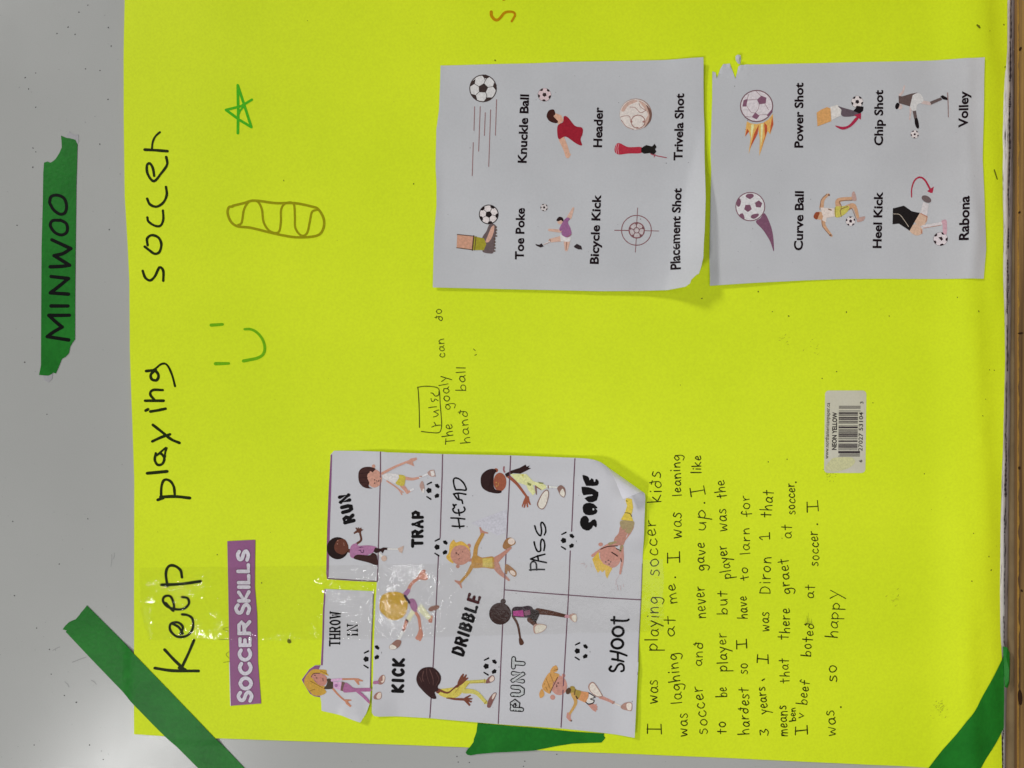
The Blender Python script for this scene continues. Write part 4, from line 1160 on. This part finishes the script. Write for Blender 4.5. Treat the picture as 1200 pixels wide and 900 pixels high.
for (t, p0, p1, par, H) in (
    ('Knuckle Ball', (616.6, 192), (619.6, 112.2), page_a, HA), ('Toe Poke', (613.4, 304.7), (614.7, 244.6), page_a, HA), ('Bicycle Kick', (700.8, 310), (703.8, 228.8), page_a, HA),
    ('Header', (704.8, 173.6), (706, 126.8), page_a, HA), ('Trivela Shot', (798.6, 189.2), (800.2, 111.6), page_a, HA), ('Placement Shot', (793.8, 318), (797.8, 221.6), page_a, HA),
    ('Power Shot', (939.8, 174), (940, 98.2), page_b, HB), ('Curve Ball', (939.4, 294), (940.6, 224.8), page_b, HB), ('Chip Shot', (1032.8, 171.7), (1033, 106.8), page_b, HB),
    ('Heel Kick', (1031.2, 291.4), (1032.6, 225.6), page_b, HB), ('Volley', (1129.7, 151.7), (1130.2, 109.6), page_b, HB), ('Rabona', (1129.4, 283), (1130.4, 231.6), page_b, HB)):
    caption('caption', t, p0, p1, 10.3, H, (24, 13, 17), par)

# knuckle ball
F = (530, 60, 12.857)
fig(page_a, 'printed_ball', HA, F, [('outline', (62, 48, 46), [('e', 465, 575, 207, 207)]), ('white_panel', (196, 192, 190), [('e', 465, 575, 193, 193)]),
    ('black_patch', (58, 44, 42), [('q', [(445, 378), (500, 368), (575, 402), (515, 432), (480, 418)]), ('q', [(352, 430), (342, 506), (275, 545), (290, 480)]), ('q', [(285, 655), (360, 675), (376, 748), (320, 712)]), ('q', [(473, 772), (520, 710), (608, 712), (550, 762)]), ('q', [(662, 612), (612, 545), (640, 473), (670, 530)]), ('q', [(400, 545), (480, 500), (542, 560), (505, 637), (405, 632)]),
        ('s', [(480, 500), (497, 455), (480, 415)], 8), ('s', [(540, 560), (612, 550)], 8), ('s', [(505, 635), (522, 690), (510, 715)], 8), ('s', [(405, 630), (362, 668)], 8), ('s', [(400, 545), (340, 510)], 8), ('s', [(497, 455), (520, 432)], 8)])])
ik = Ink(HA)
F = (500, 60, 6.43)
for a, b in (((362, 425), (357, 603)), ((404, 425), (392, 760)), ((442, 470), (435, 642)), ((482, 448), (468, 875)), ((527, 372), (518, 640)), ((352, 695), (344, 944))):
    ik.stroke([fr(F, a), fr(F, b)], .9)
ik.build('motion_line', (136, 100, 100), page_a)
# toe poke
F = (500, 200, 6)
ball(page_a, HA, F, (437, 312), 69, a=.15, dark=(30, 22, 22), ring=.09)
fig(page_a, 'printed_foot', HA, F, [('skin', (192, 138, 112), [('q', [(216, 452), (332, 464), (326, 560), (212, 545)])]), ('boot', (98, 82, 82), [('p', [(392, 475), (420, 430), (440, 384), (470, 378), (490, 402), (482, 480), (472, 574), (440, 585), (392, 570), (412, 520)])]),
    ('sock', (152, 142, 34), [('q', [(332, 464), (404, 480), (420, 520), (402, 562), (324, 562)])]), ('boot_panel', (194, 146, 126), [('p', [(414, 504), (430, 462), (455, 402), (476, 392), (468, 450), (440, 502)])]),
    ('outline', (84, 60, 44), [('s', [(216, 452), (332, 464)], 5), ('s', [(332, 462), (322, 562)], 9), ('s', [(348, 466), (338, 562)], 5), ('s', [(212, 545), (326, 560)], 5)] + [('e', 478 + 2 * (k % 2) + (k < 4) * 10, 400 + 21 * k, 7, 5) for k in range(9)])])
# header
F = (620, 60, 6.43)
ball(page_a, HA, F, (115, 337), 50, fill=(196, 174, 176), a=.4, ring=.03, patch=.34)
fig(page_a, 'printed_player', HA, F, [('skin', (200, 150, 124), [('q', [(182, 470), (240, 490), (260, 530), (225, 558), (195, 540), (185, 505)]), ('s', [(244, 668), (275, 740), (290, 795)], 46, 34), ('q', [(272, 775), (300, 765), (314, 785), (300, 808), (278, 808)])]),
    ('hair', (62, 28, 24), [('p', [(131, 490), (150, 454), (185, 449), (196, 482), (184, 500), (216, 534), (206, 549), (165, 541), (140, 520)])]),
    ('jersey', (152, 24, 40), [('p', [(260, 500), (290, 505), (345, 570), (398, 584), (401, 630), (386, 670), (396, 716), (350, 700), (275, 650), (224, 670), (211, 620), (216, 566), (255, 540)])])])
# bicycle kick
F = (610, 210, 6.92)
ball(page_a, HA, F, (190, 235), 30, a=.6, ring=.02, fill=(190, 182, 180))
fig(page_a, 'printed_player', HA, F, [('skin', (196, 156, 136), [('s', [(395, 312), (426, 240)], 38, 16), ('s', [(320, 425), (232, 416)], 26, 20), ('e', 320, 350, 22, 20), ('s', [(322, 488), (240, 502)], 44, 30), ('s', [(374, 508), (370, 575)], 52, 26)]),
    ('shorts', (198, 192, 190), [('q', [(318, 448), (340, 462), (408, 474), (400, 512), (325, 508)]), ('s', [(240, 510), (185, 535)], 14, 8)]),
    ('hair', (40, 24, 26), [('p', [(289, 338), (310, 311), (340, 318), (347, 352), (328, 338), (305, 345)])]),
    ('jersey', (142, 86, 130), [('p', [(345, 345), (375, 316), (399, 326), (382, 355), (402, 400), (411, 450), (380, 477), (340, 461), (330, 430), (348, 412), (322, 426), (314, 405)])]),
    ('boot', (46, 36, 38), [('q', [(120, 530), (150, 537), (170, 524), (186, 550), (160, 558), (125, 542)]), ('q', [(431, 546), (455, 528), (490, 545), (498, 574), (465, 572), (435, 557)])]),
    ('shading', (150, 96, 78), [('s', [(236, 492), (242, 512)], 5), ('s', [(372, 515), (368, 575)], 6, 4), ('s', [(185, 535), (236, 515)], 3), ('s', [(378, 470), (410, 452)], 4)])])
# trivela
F = (700, 60, 6)
fig(page_a, 'printed_ball', HA, F, [('outline', (150, 116, 106), [('e', 267, 450, 113, 110)]), ('white_panel', (202, 190, 182), [('e', 264, 452, 109, 107)]),
    ('tan_panel', (184, 150, 134), [('p', [(285, 355), (330, 375), (372, 430), (368, 490), (330, 540), (335, 490), (352, 450), (320, 400)]), ('p', [(165, 420), (200, 372), (250, 350), (280, 360), (215, 390), (185, 430)])]),
    ('shading', (112, 78, 68), [('p', [(340, 385), (372, 425), (379, 460), (366, 505), (326, 546), (352, 505), (362, 455)])]),
    ('seam', (150, 104, 94), [('s', [(160, 470), (190, 462), (222, 465), (232, 500)], 4), ('s', [(225, 400), (262, 405), (300, 440), (335, 425)], 4), ('s', [(290, 375), (300, 400), (338, 425)], 4), ('s', [(165, 490), (200, 535), (250, 556)], 4)] +
        [('s', [(283 + 48 * math.cos(t), 503 + 46 * math.sin(t)) for t in (k * .45 for k in range(15))], 6), ('e', 236, 503, 8, 7), ('e', 322, 503, 9, 7), ('e', 278, 545, 8, 5)])])
fig(page_a, 'printed_foot', HA, F, [('sock', (172, 36, 54), [('p', [(120, 684), (134, 656), (160, 654), (215, 680), (306, 681), (306, 721), (215, 725), (150, 732), (122, 716)])]), ('sock_stripe', (196, 130, 136), [('s', [(134, 660), (128, 690), (134, 726)], 5), ('s', [(148, 658), (142, 690), (148, 728)], 4)]),
    ('boot', (28, 24, 22), [('q', [(305, 688), (340, 666), (380, 676), (400, 657), (413, 680), (402, 695), (412, 712), (392, 732), (365, 722), (325, 727), (305, 715)])]), ('arrow', (160, 66, 80), [('s', [(372, 728), (400, 738), (482, 754)], 6), ('s', [(395, 750), (402, 728)], 5)])])
# placement
F = (700, 200, 5.29)
ring = lambda c, r, n=22: [(c[0] + r * math.cos(2 * math.pi * k / n), c[1] + r * math.sin(2 * math.pi * k / n)) for k in range(n + 1)]
fig(page_a, 'printed_target', HA, F, [('circle', (126, 76, 80), [('s', ring((240, 373), 92), 5), ('s', ring((241, 373), 47), 7), ('s', [(105, 373), (205, 374)], 5), ('s', [(282, 375), (378, 377)], 4), ('s', [(247, 235), (241, 330)], 4), ('s', [(239, 418), (233, 508)], 4)]),
    ('ball_panel', (176, 164, 164), [('e', 241, 373, 43, 43)]),
    ('seam', (112, 72, 76), [('s', ring((241, 373), 17, 6), 5)] + [('s', [(241 + 17 * math.cos(t), 373 + 17 * math.sin(t)), (241 + 44 * math.cos(t), 373 + 44 * math.sin(t))], 5) for t in (k * 1.257 + .9 for k in range(5))] + [('e', 241 + 42 * math.cos(k * 1.257 + .9), 373 + 42 * math.sin(k * 1.257 + .9), 8, 8) for k in range(5)])])
# power shot
F = (825, 55, 6.43)
fig(page_b, 'printed_ball', HB, F, [('outline', (112, 78, 84), [('e', 390, 452, 125, 121)]),
    ('white_panel', (196, 186, 188), [('e', 390, 452, 117, 113)]),
    ('purple_patch', (122, 78, 98), [('q', [(393, 405), (425, 375), (463, 390), (459, 432), (410, 440)]), ('q', [(283, 456), (293, 408), (324, 398), (312, 456)]), ('q', [(354, 535), (380, 500), (412, 525), (390, 553)]), ('q', [(466, 522), (507, 473), (510, 497), (480, 534)])]),
    ('seam', (150, 122, 128), [('s', [(322, 408), (390, 402)], 4), ('s', [(315, 450), (345, 495), (375, 505)], 4), ('s', [(410, 440), (400, 480), (380, 502)], 4), ('s', [(452, 435), (480, 480)], 4), ('s', [(405, 520), (470, 515)], 4), ('s', [(385, 340), (420, 376)], 4), ('s', [(330, 365), (320, 400)], 4), ('s', [(350, 535), (300, 530)], 4)])])
fig(page_b, 'printed_flame', HB, F, [('fire', (216, 160, 78), [('q', [(318, 566), (345, 582), (390, 588), (440, 578), (480, 552), (512, 510), (517, 590), (492, 664), (474, 640), (410, 828), (415, 700), (400, 606), (330, 812), (346, 690), (330, 640), (303, 684), (312, 600)])]),
    ('red_tongue', (184, 74, 42), [('q', [(408, 590), (398, 660), (340, 772), (372, 660)]), ('q', [(448, 575), (470, 600), (470, 640), (414, 815), (452, 680)]), ('q', [(508, 530), (516, 590), (490, 660), (496, 600)]), ('q', [(318, 620), (334, 642), (304, 682)])]),
    ('pale_core', (226, 204, 140), [('q', [(350, 590), (372, 590), (352, 700), (346, 640)]), ('q', [(422, 588), (440, 584), (432, 700), (420, 760)])])])
# curve ball
F = (825, 200, 6.43)
fig(page_b, 'printed_ball', HB, F, [('outline', (120, 80, 92), [('e', 343, 275, 112, 110)]), ('white_panel', (194, 190, 190), [('e', 343, 275, 105, 103)]),
    ('purple_patch', (116, 74, 92), [('q', pent((325, 286), 30, .3)), ('p', [(308, 198), (325, 180), (360, 180), (368, 198), (340, 218)]), ('p', [(245, 270), (240, 240), (262, 213), (273, 240), (262, 274)]), ('q', pent((405, 257), 29, 1)), ('p', [(262, 345), (268, 330), (288, 328), (300, 362), (290, 372)]), ('p', [(346, 355), (360, 335), (402, 328), (404, 345), (372, 367)])])])
fig(page_b, 'printed_trail', HB, F, [('trail', (116, 72, 96), [('p', [(385, 390), (420, 362), (450, 325), (490, 400), (514, 490), (521, 612), (492, 535), (440, 452)])])])
# chip shot
F = (930, 70, 6.92)
fig(page_b, 'printed_foot', HB, F, [('skin', (204, 146, 82), [('q', [(178, 437), (215, 412), (262, 392), (290, 402), (296, 506), (185, 547)])]), ('sock', (200, 194, 186), [('q', [(288, 390), (345, 374), (376, 410), (372, 462), (300, 496)])]),
    ('boot', (92, 76, 84), [('p', [(350, 386), (400, 400), (470, 420), (522, 440), (480, 464), (400, 470), (375, 450), (378, 415)])]), ('boot_toe', (26, 20, 22), [('q', [(472, 424), (510, 384), (556, 390), (552, 422), (526, 446)])]),
    ('arrow', (166, 32, 62), [('p', [(327, 542), (390, 552), (440, 536), (492, 478), (516, 482), (462, 545), (400, 574), (360, 566)]), ('q', [(478, 458), (536, 442), (534, 494)])])])
ball(page_b, HB, F, (505, 350), 48, a=.3, ring=.03, dark=(36, 30, 32))
# heel kick
F = (930, 200, 6.43)
fig(page_b, 'printed_player', HB, F, [('skin', (192, 144, 108), [('s', [(202, 280), (215, 222), (255, 184)], 32, 16), ('s', [(216, 368), (222, 420), (276, 494)], 34, 18), ('e', 188, 343, 34, 30), ('s', [(330, 275), (332, 228), (435, 212)], 46, 20), ('s', [(395, 285), (445, 272), (477, 362)], 46, 20)]),
    ('hair', (144, 66, 38), [('p', [(143, 345), (160, 318), (188, 320), (178, 350), (168, 372), (148, 364)])]),
    ('shirt', (206, 188, 178), [('q', [(190, 282), (250, 286), (302, 288), (302, 352), (240, 360), (236, 392), (205, 378), (214, 350)])]),
    ('shorts', (188, 176, 72), [('p', [(304, 280), (350, 274), (408, 272), (398, 312), (345, 352), (304, 350)])]),
    ('shoe', (176, 138, 128), [('p', [(432, 226), (430, 178), (448, 164), (464, 226)]), ('p', [(466, 380), (480, 360), (528, 350), (516, 380), (476, 392)])]),
    ('outline', (124, 84, 58), [('s', [(350, 350), (345, 300), (398, 275)], 5), ('s', [(346, 300), (350, 270), (338, 235), (432, 228)], 4), ('s', [(405, 300), (428, 290), (462, 370)], 4), ('s', [(190, 300), (200, 225), (242, 180)], 4), ('s', [(206, 380), (210, 425), (262, 490)], 4), ('s', [(255, 295), (275, 302)], 8), ('s', [(304, 282), (304, 350)], 4), ('e', 268, 490, 9, 7), ('e', 258, 188, 8, 7)])])
ball(page_b, HB, F, (420, 385), 36, a=.9, ring=.03, dark=(52, 36, 44))
# volley
F = (1030, 70, 6.92)
fig(page_b, 'printed_player', HB, F, [('skin', (190, 168, 162), [('s', [(160, 295), (182, 268), (196, 222)], 22, 12), ('e', 160, 388, 20, 22), ('s', [(246, 390), (244, 440), (238, 492)], 18, 10), ('s', [(340, 352), (404, 364)], 26, 28), ('s', [(275, 400), (274, 425)], 26)]),
    ('shorts', (194, 190, 188), [('p', [(262, 292), (320, 284), (346, 322), (342, 352), (300, 372), (290, 420), (256, 416), (240, 370)])]),
    ('jersey', (92, 74, 70), [('q', [(148, 300), (175, 306), (250, 284), (302, 274), (262, 296), (240, 386), (150, 360)])]),
    ('hair', (26, 20, 24), [('p', [(120, 385), (135, 358), (156, 368), (146, 400), (128, 409)])]),
    ('sock', (94, 78, 76), [('q', [(261, 425), (288, 421), (299, 490), (275, 492)]), ('q', [(400, 350), (485, 317), (496, 336), (410, 373)])]),
    ('boot', (26, 20, 22), [('p', [(279, 490), (300, 484), (313, 555), (296, 563), (280, 530)]), ('q', [(482, 310), (498, 299), (541, 326), (543, 342), (500, 332)])]),
    ('ground_line', (138, 108, 104), [('s', [(536, 283), (541, 380), (543, 476)], 8, 6)])])
ball(page_b, HB, F, (278, 612), 33, a=.4, ring=.02, dark=(54, 36, 42), patch=.3)
# rabona
F = (1030, 190, 6)
fig(page_b, 'printed_player', HB, F, [('skin', (198, 162, 136), [('p', [(240, 400), (280, 364), (329, 385), (320, 430), (290, 456), (243, 432)]), ('p', [(204, 484), (240, 440), (292, 470), (290, 506), (250, 519)])]),
    ('sock', (192, 184, 184), [('q', [(278, 364), (300, 285), (340, 300), (326, 382)]), ('s', [(298, 460), (436, 434)], 26, 20)]),
    ('shorts', (30, 25, 25), [('q', [(88, 330), (165, 311), (220, 350), (276, 362), (242, 420), (205, 486), (130, 436), (86, 441)])]),
    ('piping', (176, 160, 144), [('s', [(92, 368), (135, 374), (165, 410), (198, 458)], 4)]),
    ('boot', (102, 86, 86), [('e', 322, 265, 36, 22, .5)]),
    ('shoe', (186, 142, 152), [('p', [(424, 420), (448, 411), (459, 430), (457, 510), (434, 502), (432, 450)])]),
    ('shading', (176, 114, 90), [('s', [(282, 366), (326, 388)], 6), ('s', [(285, 480), (290, 505)], 7), ('s', [(326, 388), (318, 425)], 4), ('s', [(300, 468), (420, 448)], 3)])])
ball(page_b, HB, F, (418, 545), 48, fill=(194, 184, 186), a=.1, ring=.03, dark=(44, 30, 34))
fig(page_b, 'printed_arrow', HB, F, [('arrow', (168, 34, 58), [('s', [(219, 250), (220, 190), (240, 135), (275, 112), (312, 132), (348, 195)], 8, 14), ('q', [(327, 209), (374, 177), (365, 222), (350, 222)])])])
# pencil flecks on both pages
for par, H, n, bx in ((page_a, HA, 26, (520, 815, 80, 335)), (page_b, HB, 26, (840, 1148, 82, 325))):
    ik = Ink(H)
    specks(ik, n, *bx, .3, .7)
    o = ik.build('fleck', (110, 106, 106), par)
    o['kind'] = 'stuff'
ik = Ink(HT)
specks(ik, 26, 450, 740, 545, 845, .3, .6)
o = ik.build('fleck', (112, 106, 106), tiles)
o['kind'] = 'stuff'

# ---------------------------------------------------------------- barcode sticker
H_K = lambda x, y: HP(x, y) + 0.2 * MM
def rrect(x0, x1, y0, y1, r):
    out = []
    for cx, cy, a in ((x1 - r, y0 + r, -90), (x1 - r, y1 - r, 0), (x0 + r, y1 - r, 90), (x0 + r, y0 + r, 180)):
        out += [(cx + r * math.cos(math.radians(a + 18 * k)), cy + r * math.sin(math.radians(a + 18 * k))) for k in range(6)]
    return out
ol = [(x - (y - 458) * 0.012, y) for (x, y) in rrect(966, 1014.2, 457.6, 554, 4.5)]
stick = sheet('barcode_sticker', ol, H_K, M_STICKER, step=8, thick=0.1)
tag(stick, 'pale rounded barcode sticker below the neon yellow poster writing', 'sticker')
HK = H_K
ik = Ink(HK, .12 * MM)
Lc = ['0001101', '0011001', '0010011', '0111101', '0100011', '0110001', '0101111', '0111011', '0110111', '0001011']
bits = '101' + ''.join(Lc[int(c)] for c in '627027') + '01010' + ''.join(''.join('10'[int(b)] for b in Lc[int(c)]) for c in '531043') + '101'
ya, yb = 534.6, 475.6
i = 0
while i < 95:
    if bits[i] == '1':
        j = i
        while j < 95 and bits[j] == '1':
            j += 1
        y0, y1 = ya + (yb - ya) * i / 95, ya + (yb - ya) * j / 95
        long = i < 10 or i >= 85 or 45 <= i < 50
        xe = 1007 if i < 10 or i >= 85 else 1004
        dx = -(y0 - 505) * 0.014
        x0 = 981.6
        if i < 6 and i > 0:
            x0 += 1.5
        ik.poly([(x0 + dx, y0), (xe + dx, y0), (xe + dx, y1), (x0 + dx, y1)])
        i = j
    else:
        i += 1
ik.build('barcode', (52, 44, 48), stick)
caption('print', 'www.northamericanpaper.ca', (969.6, 537.4), (971.4, 472), 4.6, HK, (58, 52, 48), stick, bold=.006, off=.12 * MM)
caption('print', 'NEON YELLOW', (979, 527), (979.9, 483), 5.4, HK, (36, 30, 30), stick, bold=.03, off=.12 * MM)
caption('print', '27027', (1009.4, 528.4), (1010, 507.5), 5, HK, (44, 38, 38), stick, bold=.012, off=.12 * MM)
caption('print', '53104', (1010, 504.5), (1010.4, 483), 5, HK, (44, 38, 38), stick, bold=.012, off=.12 * MM)
caption('print', '6', (1009.2, 541.6), (1009.3, 538.6), 4, HK, (44, 38, 38), stick, bold=.012, off=.12 * MM)
caption('print', '3', (1010.6, 473.2), (1010.7, 470.6), 4, HK, (44, 38, 38), stick, bold=.012, off=.12 * MM)
ik = Ink(HK, .12 * MM)
ik.poly([(967, 546), (974, 537.4), (984, 535.6), (997, 536), (1001, 541), (994, 548), (980, 552), (968, 551)], True)
ik.build('rubbed_patch', (182, 180, 138), stick)

# ================================================================ green painter's tape
def lift_c(h):
    return lambda x, y: h * MM
name_tape = sheet('green_tape', [(71.8, 159.2), (78, 161.7), (83, 162.4), (88.7, 164), (91, 169.3), (89.6, 220), (88.7, 300), (88.2, 350), (88.1, 397.6), (85, 402), (82.4, 406.4), (81.6, 411), (80.7, 414.4), (77, 418.2), (72.7, 420.7), (69, 430), (65.6, 437.6), (62.9, 436.6), (60, 438.8), (56.7, 440.2),
                                 (46, 439.3), (47.4, 433), (48.3, 427.8), (48.6, 360), (49, 290), (50.4, 240), (51, 202.2), (51.9, 190.7), (53.6, 190.2), (55.8, 189.4), (59.3, 190.8), (62.6, 189), (65.6, 186.2), (69.6, 180), (72.7, 172.9), (72.4, 166)], lift_c(.3), M_GREEN, step=9, thick=.14)
tag(name_tape, 'short green tape strip with hand lettered black capitals, alone on bare board', 'tape strip', 'green tape strips')
ik = Ink(lift_c(.3), .1 * MM)
F = (30, 290, 5.625)
for st in ([(286, 610), (210, 598), (145, 588)], [(145, 588), (190, 555), (243, 525)], [(243, 525), (200, 490), (155, 448)], [(155, 448), (220, 448), (292, 447)], [(170, 386), (282, 386)],
           [(285, 308), (165, 300)], [(165, 300), (230, 250), (285, 205)], [(285, 205), (170, 192)], [(165, 128), (240, 125), (292, 118)], [(292, 118), (240, 85), (190, 55)], [(190, 55), (250, 40), (300, 8)], [(300, 8), (240, -20), (175, -50)]):
    ik.stroke(st, 24, 22, frame=F)
F = (30, 140, 5.625)
ik.stroke([(222, 666), (180, 668), (165, 700), (195, 745), (240, 762), (275, 740), (272, 690), (235, 666)], 20, frame=F, closed=True)
ik.stroke([(160, 545), (170, 510), (210, 500), (255, 520), (272, 570), (262, 615), (230, 625), (190, 600), (165, 560), (160, 545)], 20, frame=F)
ik.build('hand_lettering', (6, 8, 6), name_tape)
for ol in ([(76.6, 161.4), (79, 157.6), (81.6, 153.9), (84, 156.2), (87.4, 158), (92.2, 157.8), (92.4, 166), (90.8, 169), (88.7, 164), (83, 162.4)], [(50.4, 440), (56.7, 440.2), (62, 438), (61.4, 444), (57, 448), (53, 446)]):
    o = sheet('torn_residue', ol, lift_c(.18), M_RESIDUE, step=4, thick=.1)
    o.parent = name_tape

HG = lambda x, y: 0.35 * MM + (HP(x, y) if x > 158 and y < 862 + 0.03 * (x - 158) else 0.0)
def HG1(x, y):
    k = sstep(144, 156.5, x) * (1 - sstep(861, 874, y - 0.03 * (x - 158)))
    return 0.4 * MM + k * HP(x, y)
t1 = sheet('green_tape', [(102.2, 709.3), (150, 757), (200, 808.6), (253.3, 864.4), (286.7, 899.6), (330, 945), (275, 942), (232.2, 899.6), (180, 847.5), (140, 806), (104, 768.6), (77.4, 740.2), (78.4, 738.6), (73.8, 737.3), (76.4, 733.6), (81, 729), (84.4, 727.4), (89, 725.6), (93, 721), (95.5, 717.4), (99, 713.4)],
           HG1, M_GREEN, step=7, thick=.14)
tag(t1, 'long green tape strip slanting across the poster corner beside the large title', 'tape strip', 'green tape strips')
def HG2(x, y):
    k = 1 - sstep(877, 889, y - 0.035 * (x - 560))
    return 0.4 * MM + k * HP(x, y)
t2 = sheet('green_tape', [(559.8, 846.3), (600, 849.9), (640, 853), (670, 856.2), (707.8, 858.6), (707, 861), (709, 863.4), (706.8, 866.4), (704.4, 869), (690, 869.4), (670, 870.3), (650, 873.5), (625.7, 878.4), (600, 879.8), (579, 880.8), (559, 883), (552, 884.6), (548, 884), (545.8, 881.3), (547, 878.6), (551, 874), (555, 868.5), (555.4, 865), (556.8, 861.5), (558.6, 856), (559, 852)],
           HG2, M_GREEN, step=7, thick=.14)
tag(t2, 'stubby green tape piece tucked under the tile sheet at the poster edge', 'tape strip', 'green tape strips')
def HG3(x, y):
    return 0.4 * MM + HP(min(x, 1172), y) * (1 - sstep(897, 908, y - .03 * (x - 1087)))
t3 = sheet('green_tape', [(1174, 769), (1173, 772), (1158, 796), (1140.8, 825), (1128, 841.6), (1116.7, 858.3), (1101, 879), (1086.7, 899.7), (1055, 943), (1110, 946), (1142.5, 899.7), (1158, 877), (1168.6, 861), (1171.7, 855.8), (1174.2, 851.7), (1175, 816.7), (1174.6, 790)], HG3, M_GREEN, step=6, thick=.14)
tag(t3, 'green tape strip slanting across the poster corner and folded over the chipped rim', 'tape strip', 'green tape strips')
# its end, creased over the rim
v = [W((1173.6, 756.6), 1.2 * MM), W((1178, 757.4), 2.0 * MM), W((1181.4, 764), 1.4 * MM), W((1182.8, 780), 0.6 * MM), W((1182.6, 800), 0.4 * MM), W((1180, 806), 0.6 * MM), W((1175.4, 804), 1.6 * MM), W((1174.2, 780), 1.8 * MM), W((1178.4, 783), 3.4 * MM), W((1176.2, 770), 2.6 * MM), W((1178.6, 796), 2.8 * MM)]
f = [(0, 1, 9), (1, 2, 9), (2, 8, 9), (2, 3, 8), (3, 4, 10), (3, 10, 8), (4, 5, 10), (5, 6, 10), (6, 7, 10), (7, 8, 10), (7, 9, 8), (7, 0, 9)]
mk('creased_end', v, f, M_GREEN, t3)

# ================================================================ clear packing tape over the heading
RIDGES = [((205, 701), (246, 672), .55), ((228, 694), (250, 668), .3), ((170, 712), (178, 747), .5), ((166, 700), (173, 735), .4), ((171, 703), (196, 681), .4), ((448, 661), (455, 672), .5), ((455, 672), (447, 688), .5),
          ((460, 702), (494, 690), .45), ((383, 668), (393, 690), .4), ((385, 687), (441, 685), .45), ((440, 684), (441, 712), .4), ((505, 682), (513, 698), .4), ((258, 746.5), (345, 747.5), .3), ((395, 747), (430, 746.5), .35), ((478, 704), (500, 684), .3)]
def seg_d(p, a, b):
    ux, uy = b[0] - a[0], b[1] - a[1]
    t = max(0.0, min(1.0, ((p[0] - a[0]) * ux + (p[1] - a[1]) * uy) / (ux * ux + uy * uy)))
    return math.hypot(p[0] - a[0] - t * ux, p[1] - a[1] - t * uy)
BUBBLES = [(477, 698, 7, 1.5), (494, 690, 6, 1.2), (486, 700, 4, .8), (421, 698, 8, 1.4), (402, 694, 6, 1.1), (410, 706, 4, .6), (421, 664, 5, .8), (430, 666, 4, .6), (376, 676, 5, .9), (384, 690, 4, .7), (449, 672, 4, .8), (446, 690, 4, .7), (511, 692, 4, .8), (434, 689, 4, .6),
           (245, 735, 6, .9), (259, 727, 4, .6), (405, 744, 4, .5), (300, 744, 4, .5), (322, 745, 3, .4), (179, 700, 4, .5), (171, 722, 4, .5), (236, 676, 5, .6)]
def H_C(x, y):
    h = 0.5 + 0.85 * sstep(256, 270, x) * (1 - sstep(746, 764, x)) + 0.10 * (pnoise(Vector((x / 22.0, y / 22.0, 3))) + .5)
    for bx, by, r_, k in BUBBLES:
        if abs(x - bx) < 3 * r_ and abs(y - by) < 3 * r_:
            wx = 1 + 0.5 * pnoise(Vector((x / 4.0, y / 4.0, bx)))
            h += k * wx * math.exp(-((x - bx) ** 2 + (y - by) ** 2) / (r_ * r_))
    for a, b, k in RIDGES:
        d = seg_d((x, y), a, b)
        if d < 5:
            h += 1.5 * k * math.exp(-(d / 1.7) ** 2) * (1 + 0.9 * pnoise(Vector((x / 3.5, y / 3.5, 8))))
    return HP(x, y) + h * MM
ct = sheet('clear_tape', [(164, 664.6), (200, 664), (270, 663.4), (350, 662.2), (440, 660.8), (520, 659.4), (600, 657.6), (700, 656), (776, 655), (777.4, 676), (776, 700), (777.6, 720), (776, 738), (700, 740), (600, 742.6), (520, 744.8), (440, 747), (400, 748), (320, 748.6), (240, 748.8), (176, 749), (172, 735), (166, 712), (165.6, 690)],
           H_C, M_CLEAR, step=1.25, thick=.05)
# where the film is crinkled: stored per vertex, read by the film's bump
at = ct.data.attributes.new('crinkle', 'FLOAT', 'POINT')
BLOBS = [(172, 725, 6, 14), (183, 684, 12, 6), (222, 688, 16, 7), (238, 735, 10, 8), (256, 731, 7, 10), (300, 745, 40, 3), (379, 673, 7, 13), (392, 686, 9, 5), (412, 686, 18, 3), (398, 698, 11, 7), (420, 701, 14, 9),
         (416, 665, 13, 4), (450, 668, 5, 9), (475, 698, 13, 6), (493, 692, 9, 8), (412, 747, 24, 2.5), (415, 716, 14, 8)]
for i_, v_ in enumerate(ct.data.vertices):
    x_, y_ = 600 - v_.co.z / S, 450 - v_.co.x / S
    at.data[i_].value = min(1.0, 0.16 + sum(math.exp(-((x_ - bx) / rx) ** 2 - ((y_ - by) / ry) ** 2) for bx, by, rx, ry in BLOBS))
for m_ in list(ct.modifiers):
    ct.modifiers.remove(m_)
tag(ct, 'wide wrinkled strip of clear packing tape across the purple strip and tile sheet', 'packing tape')
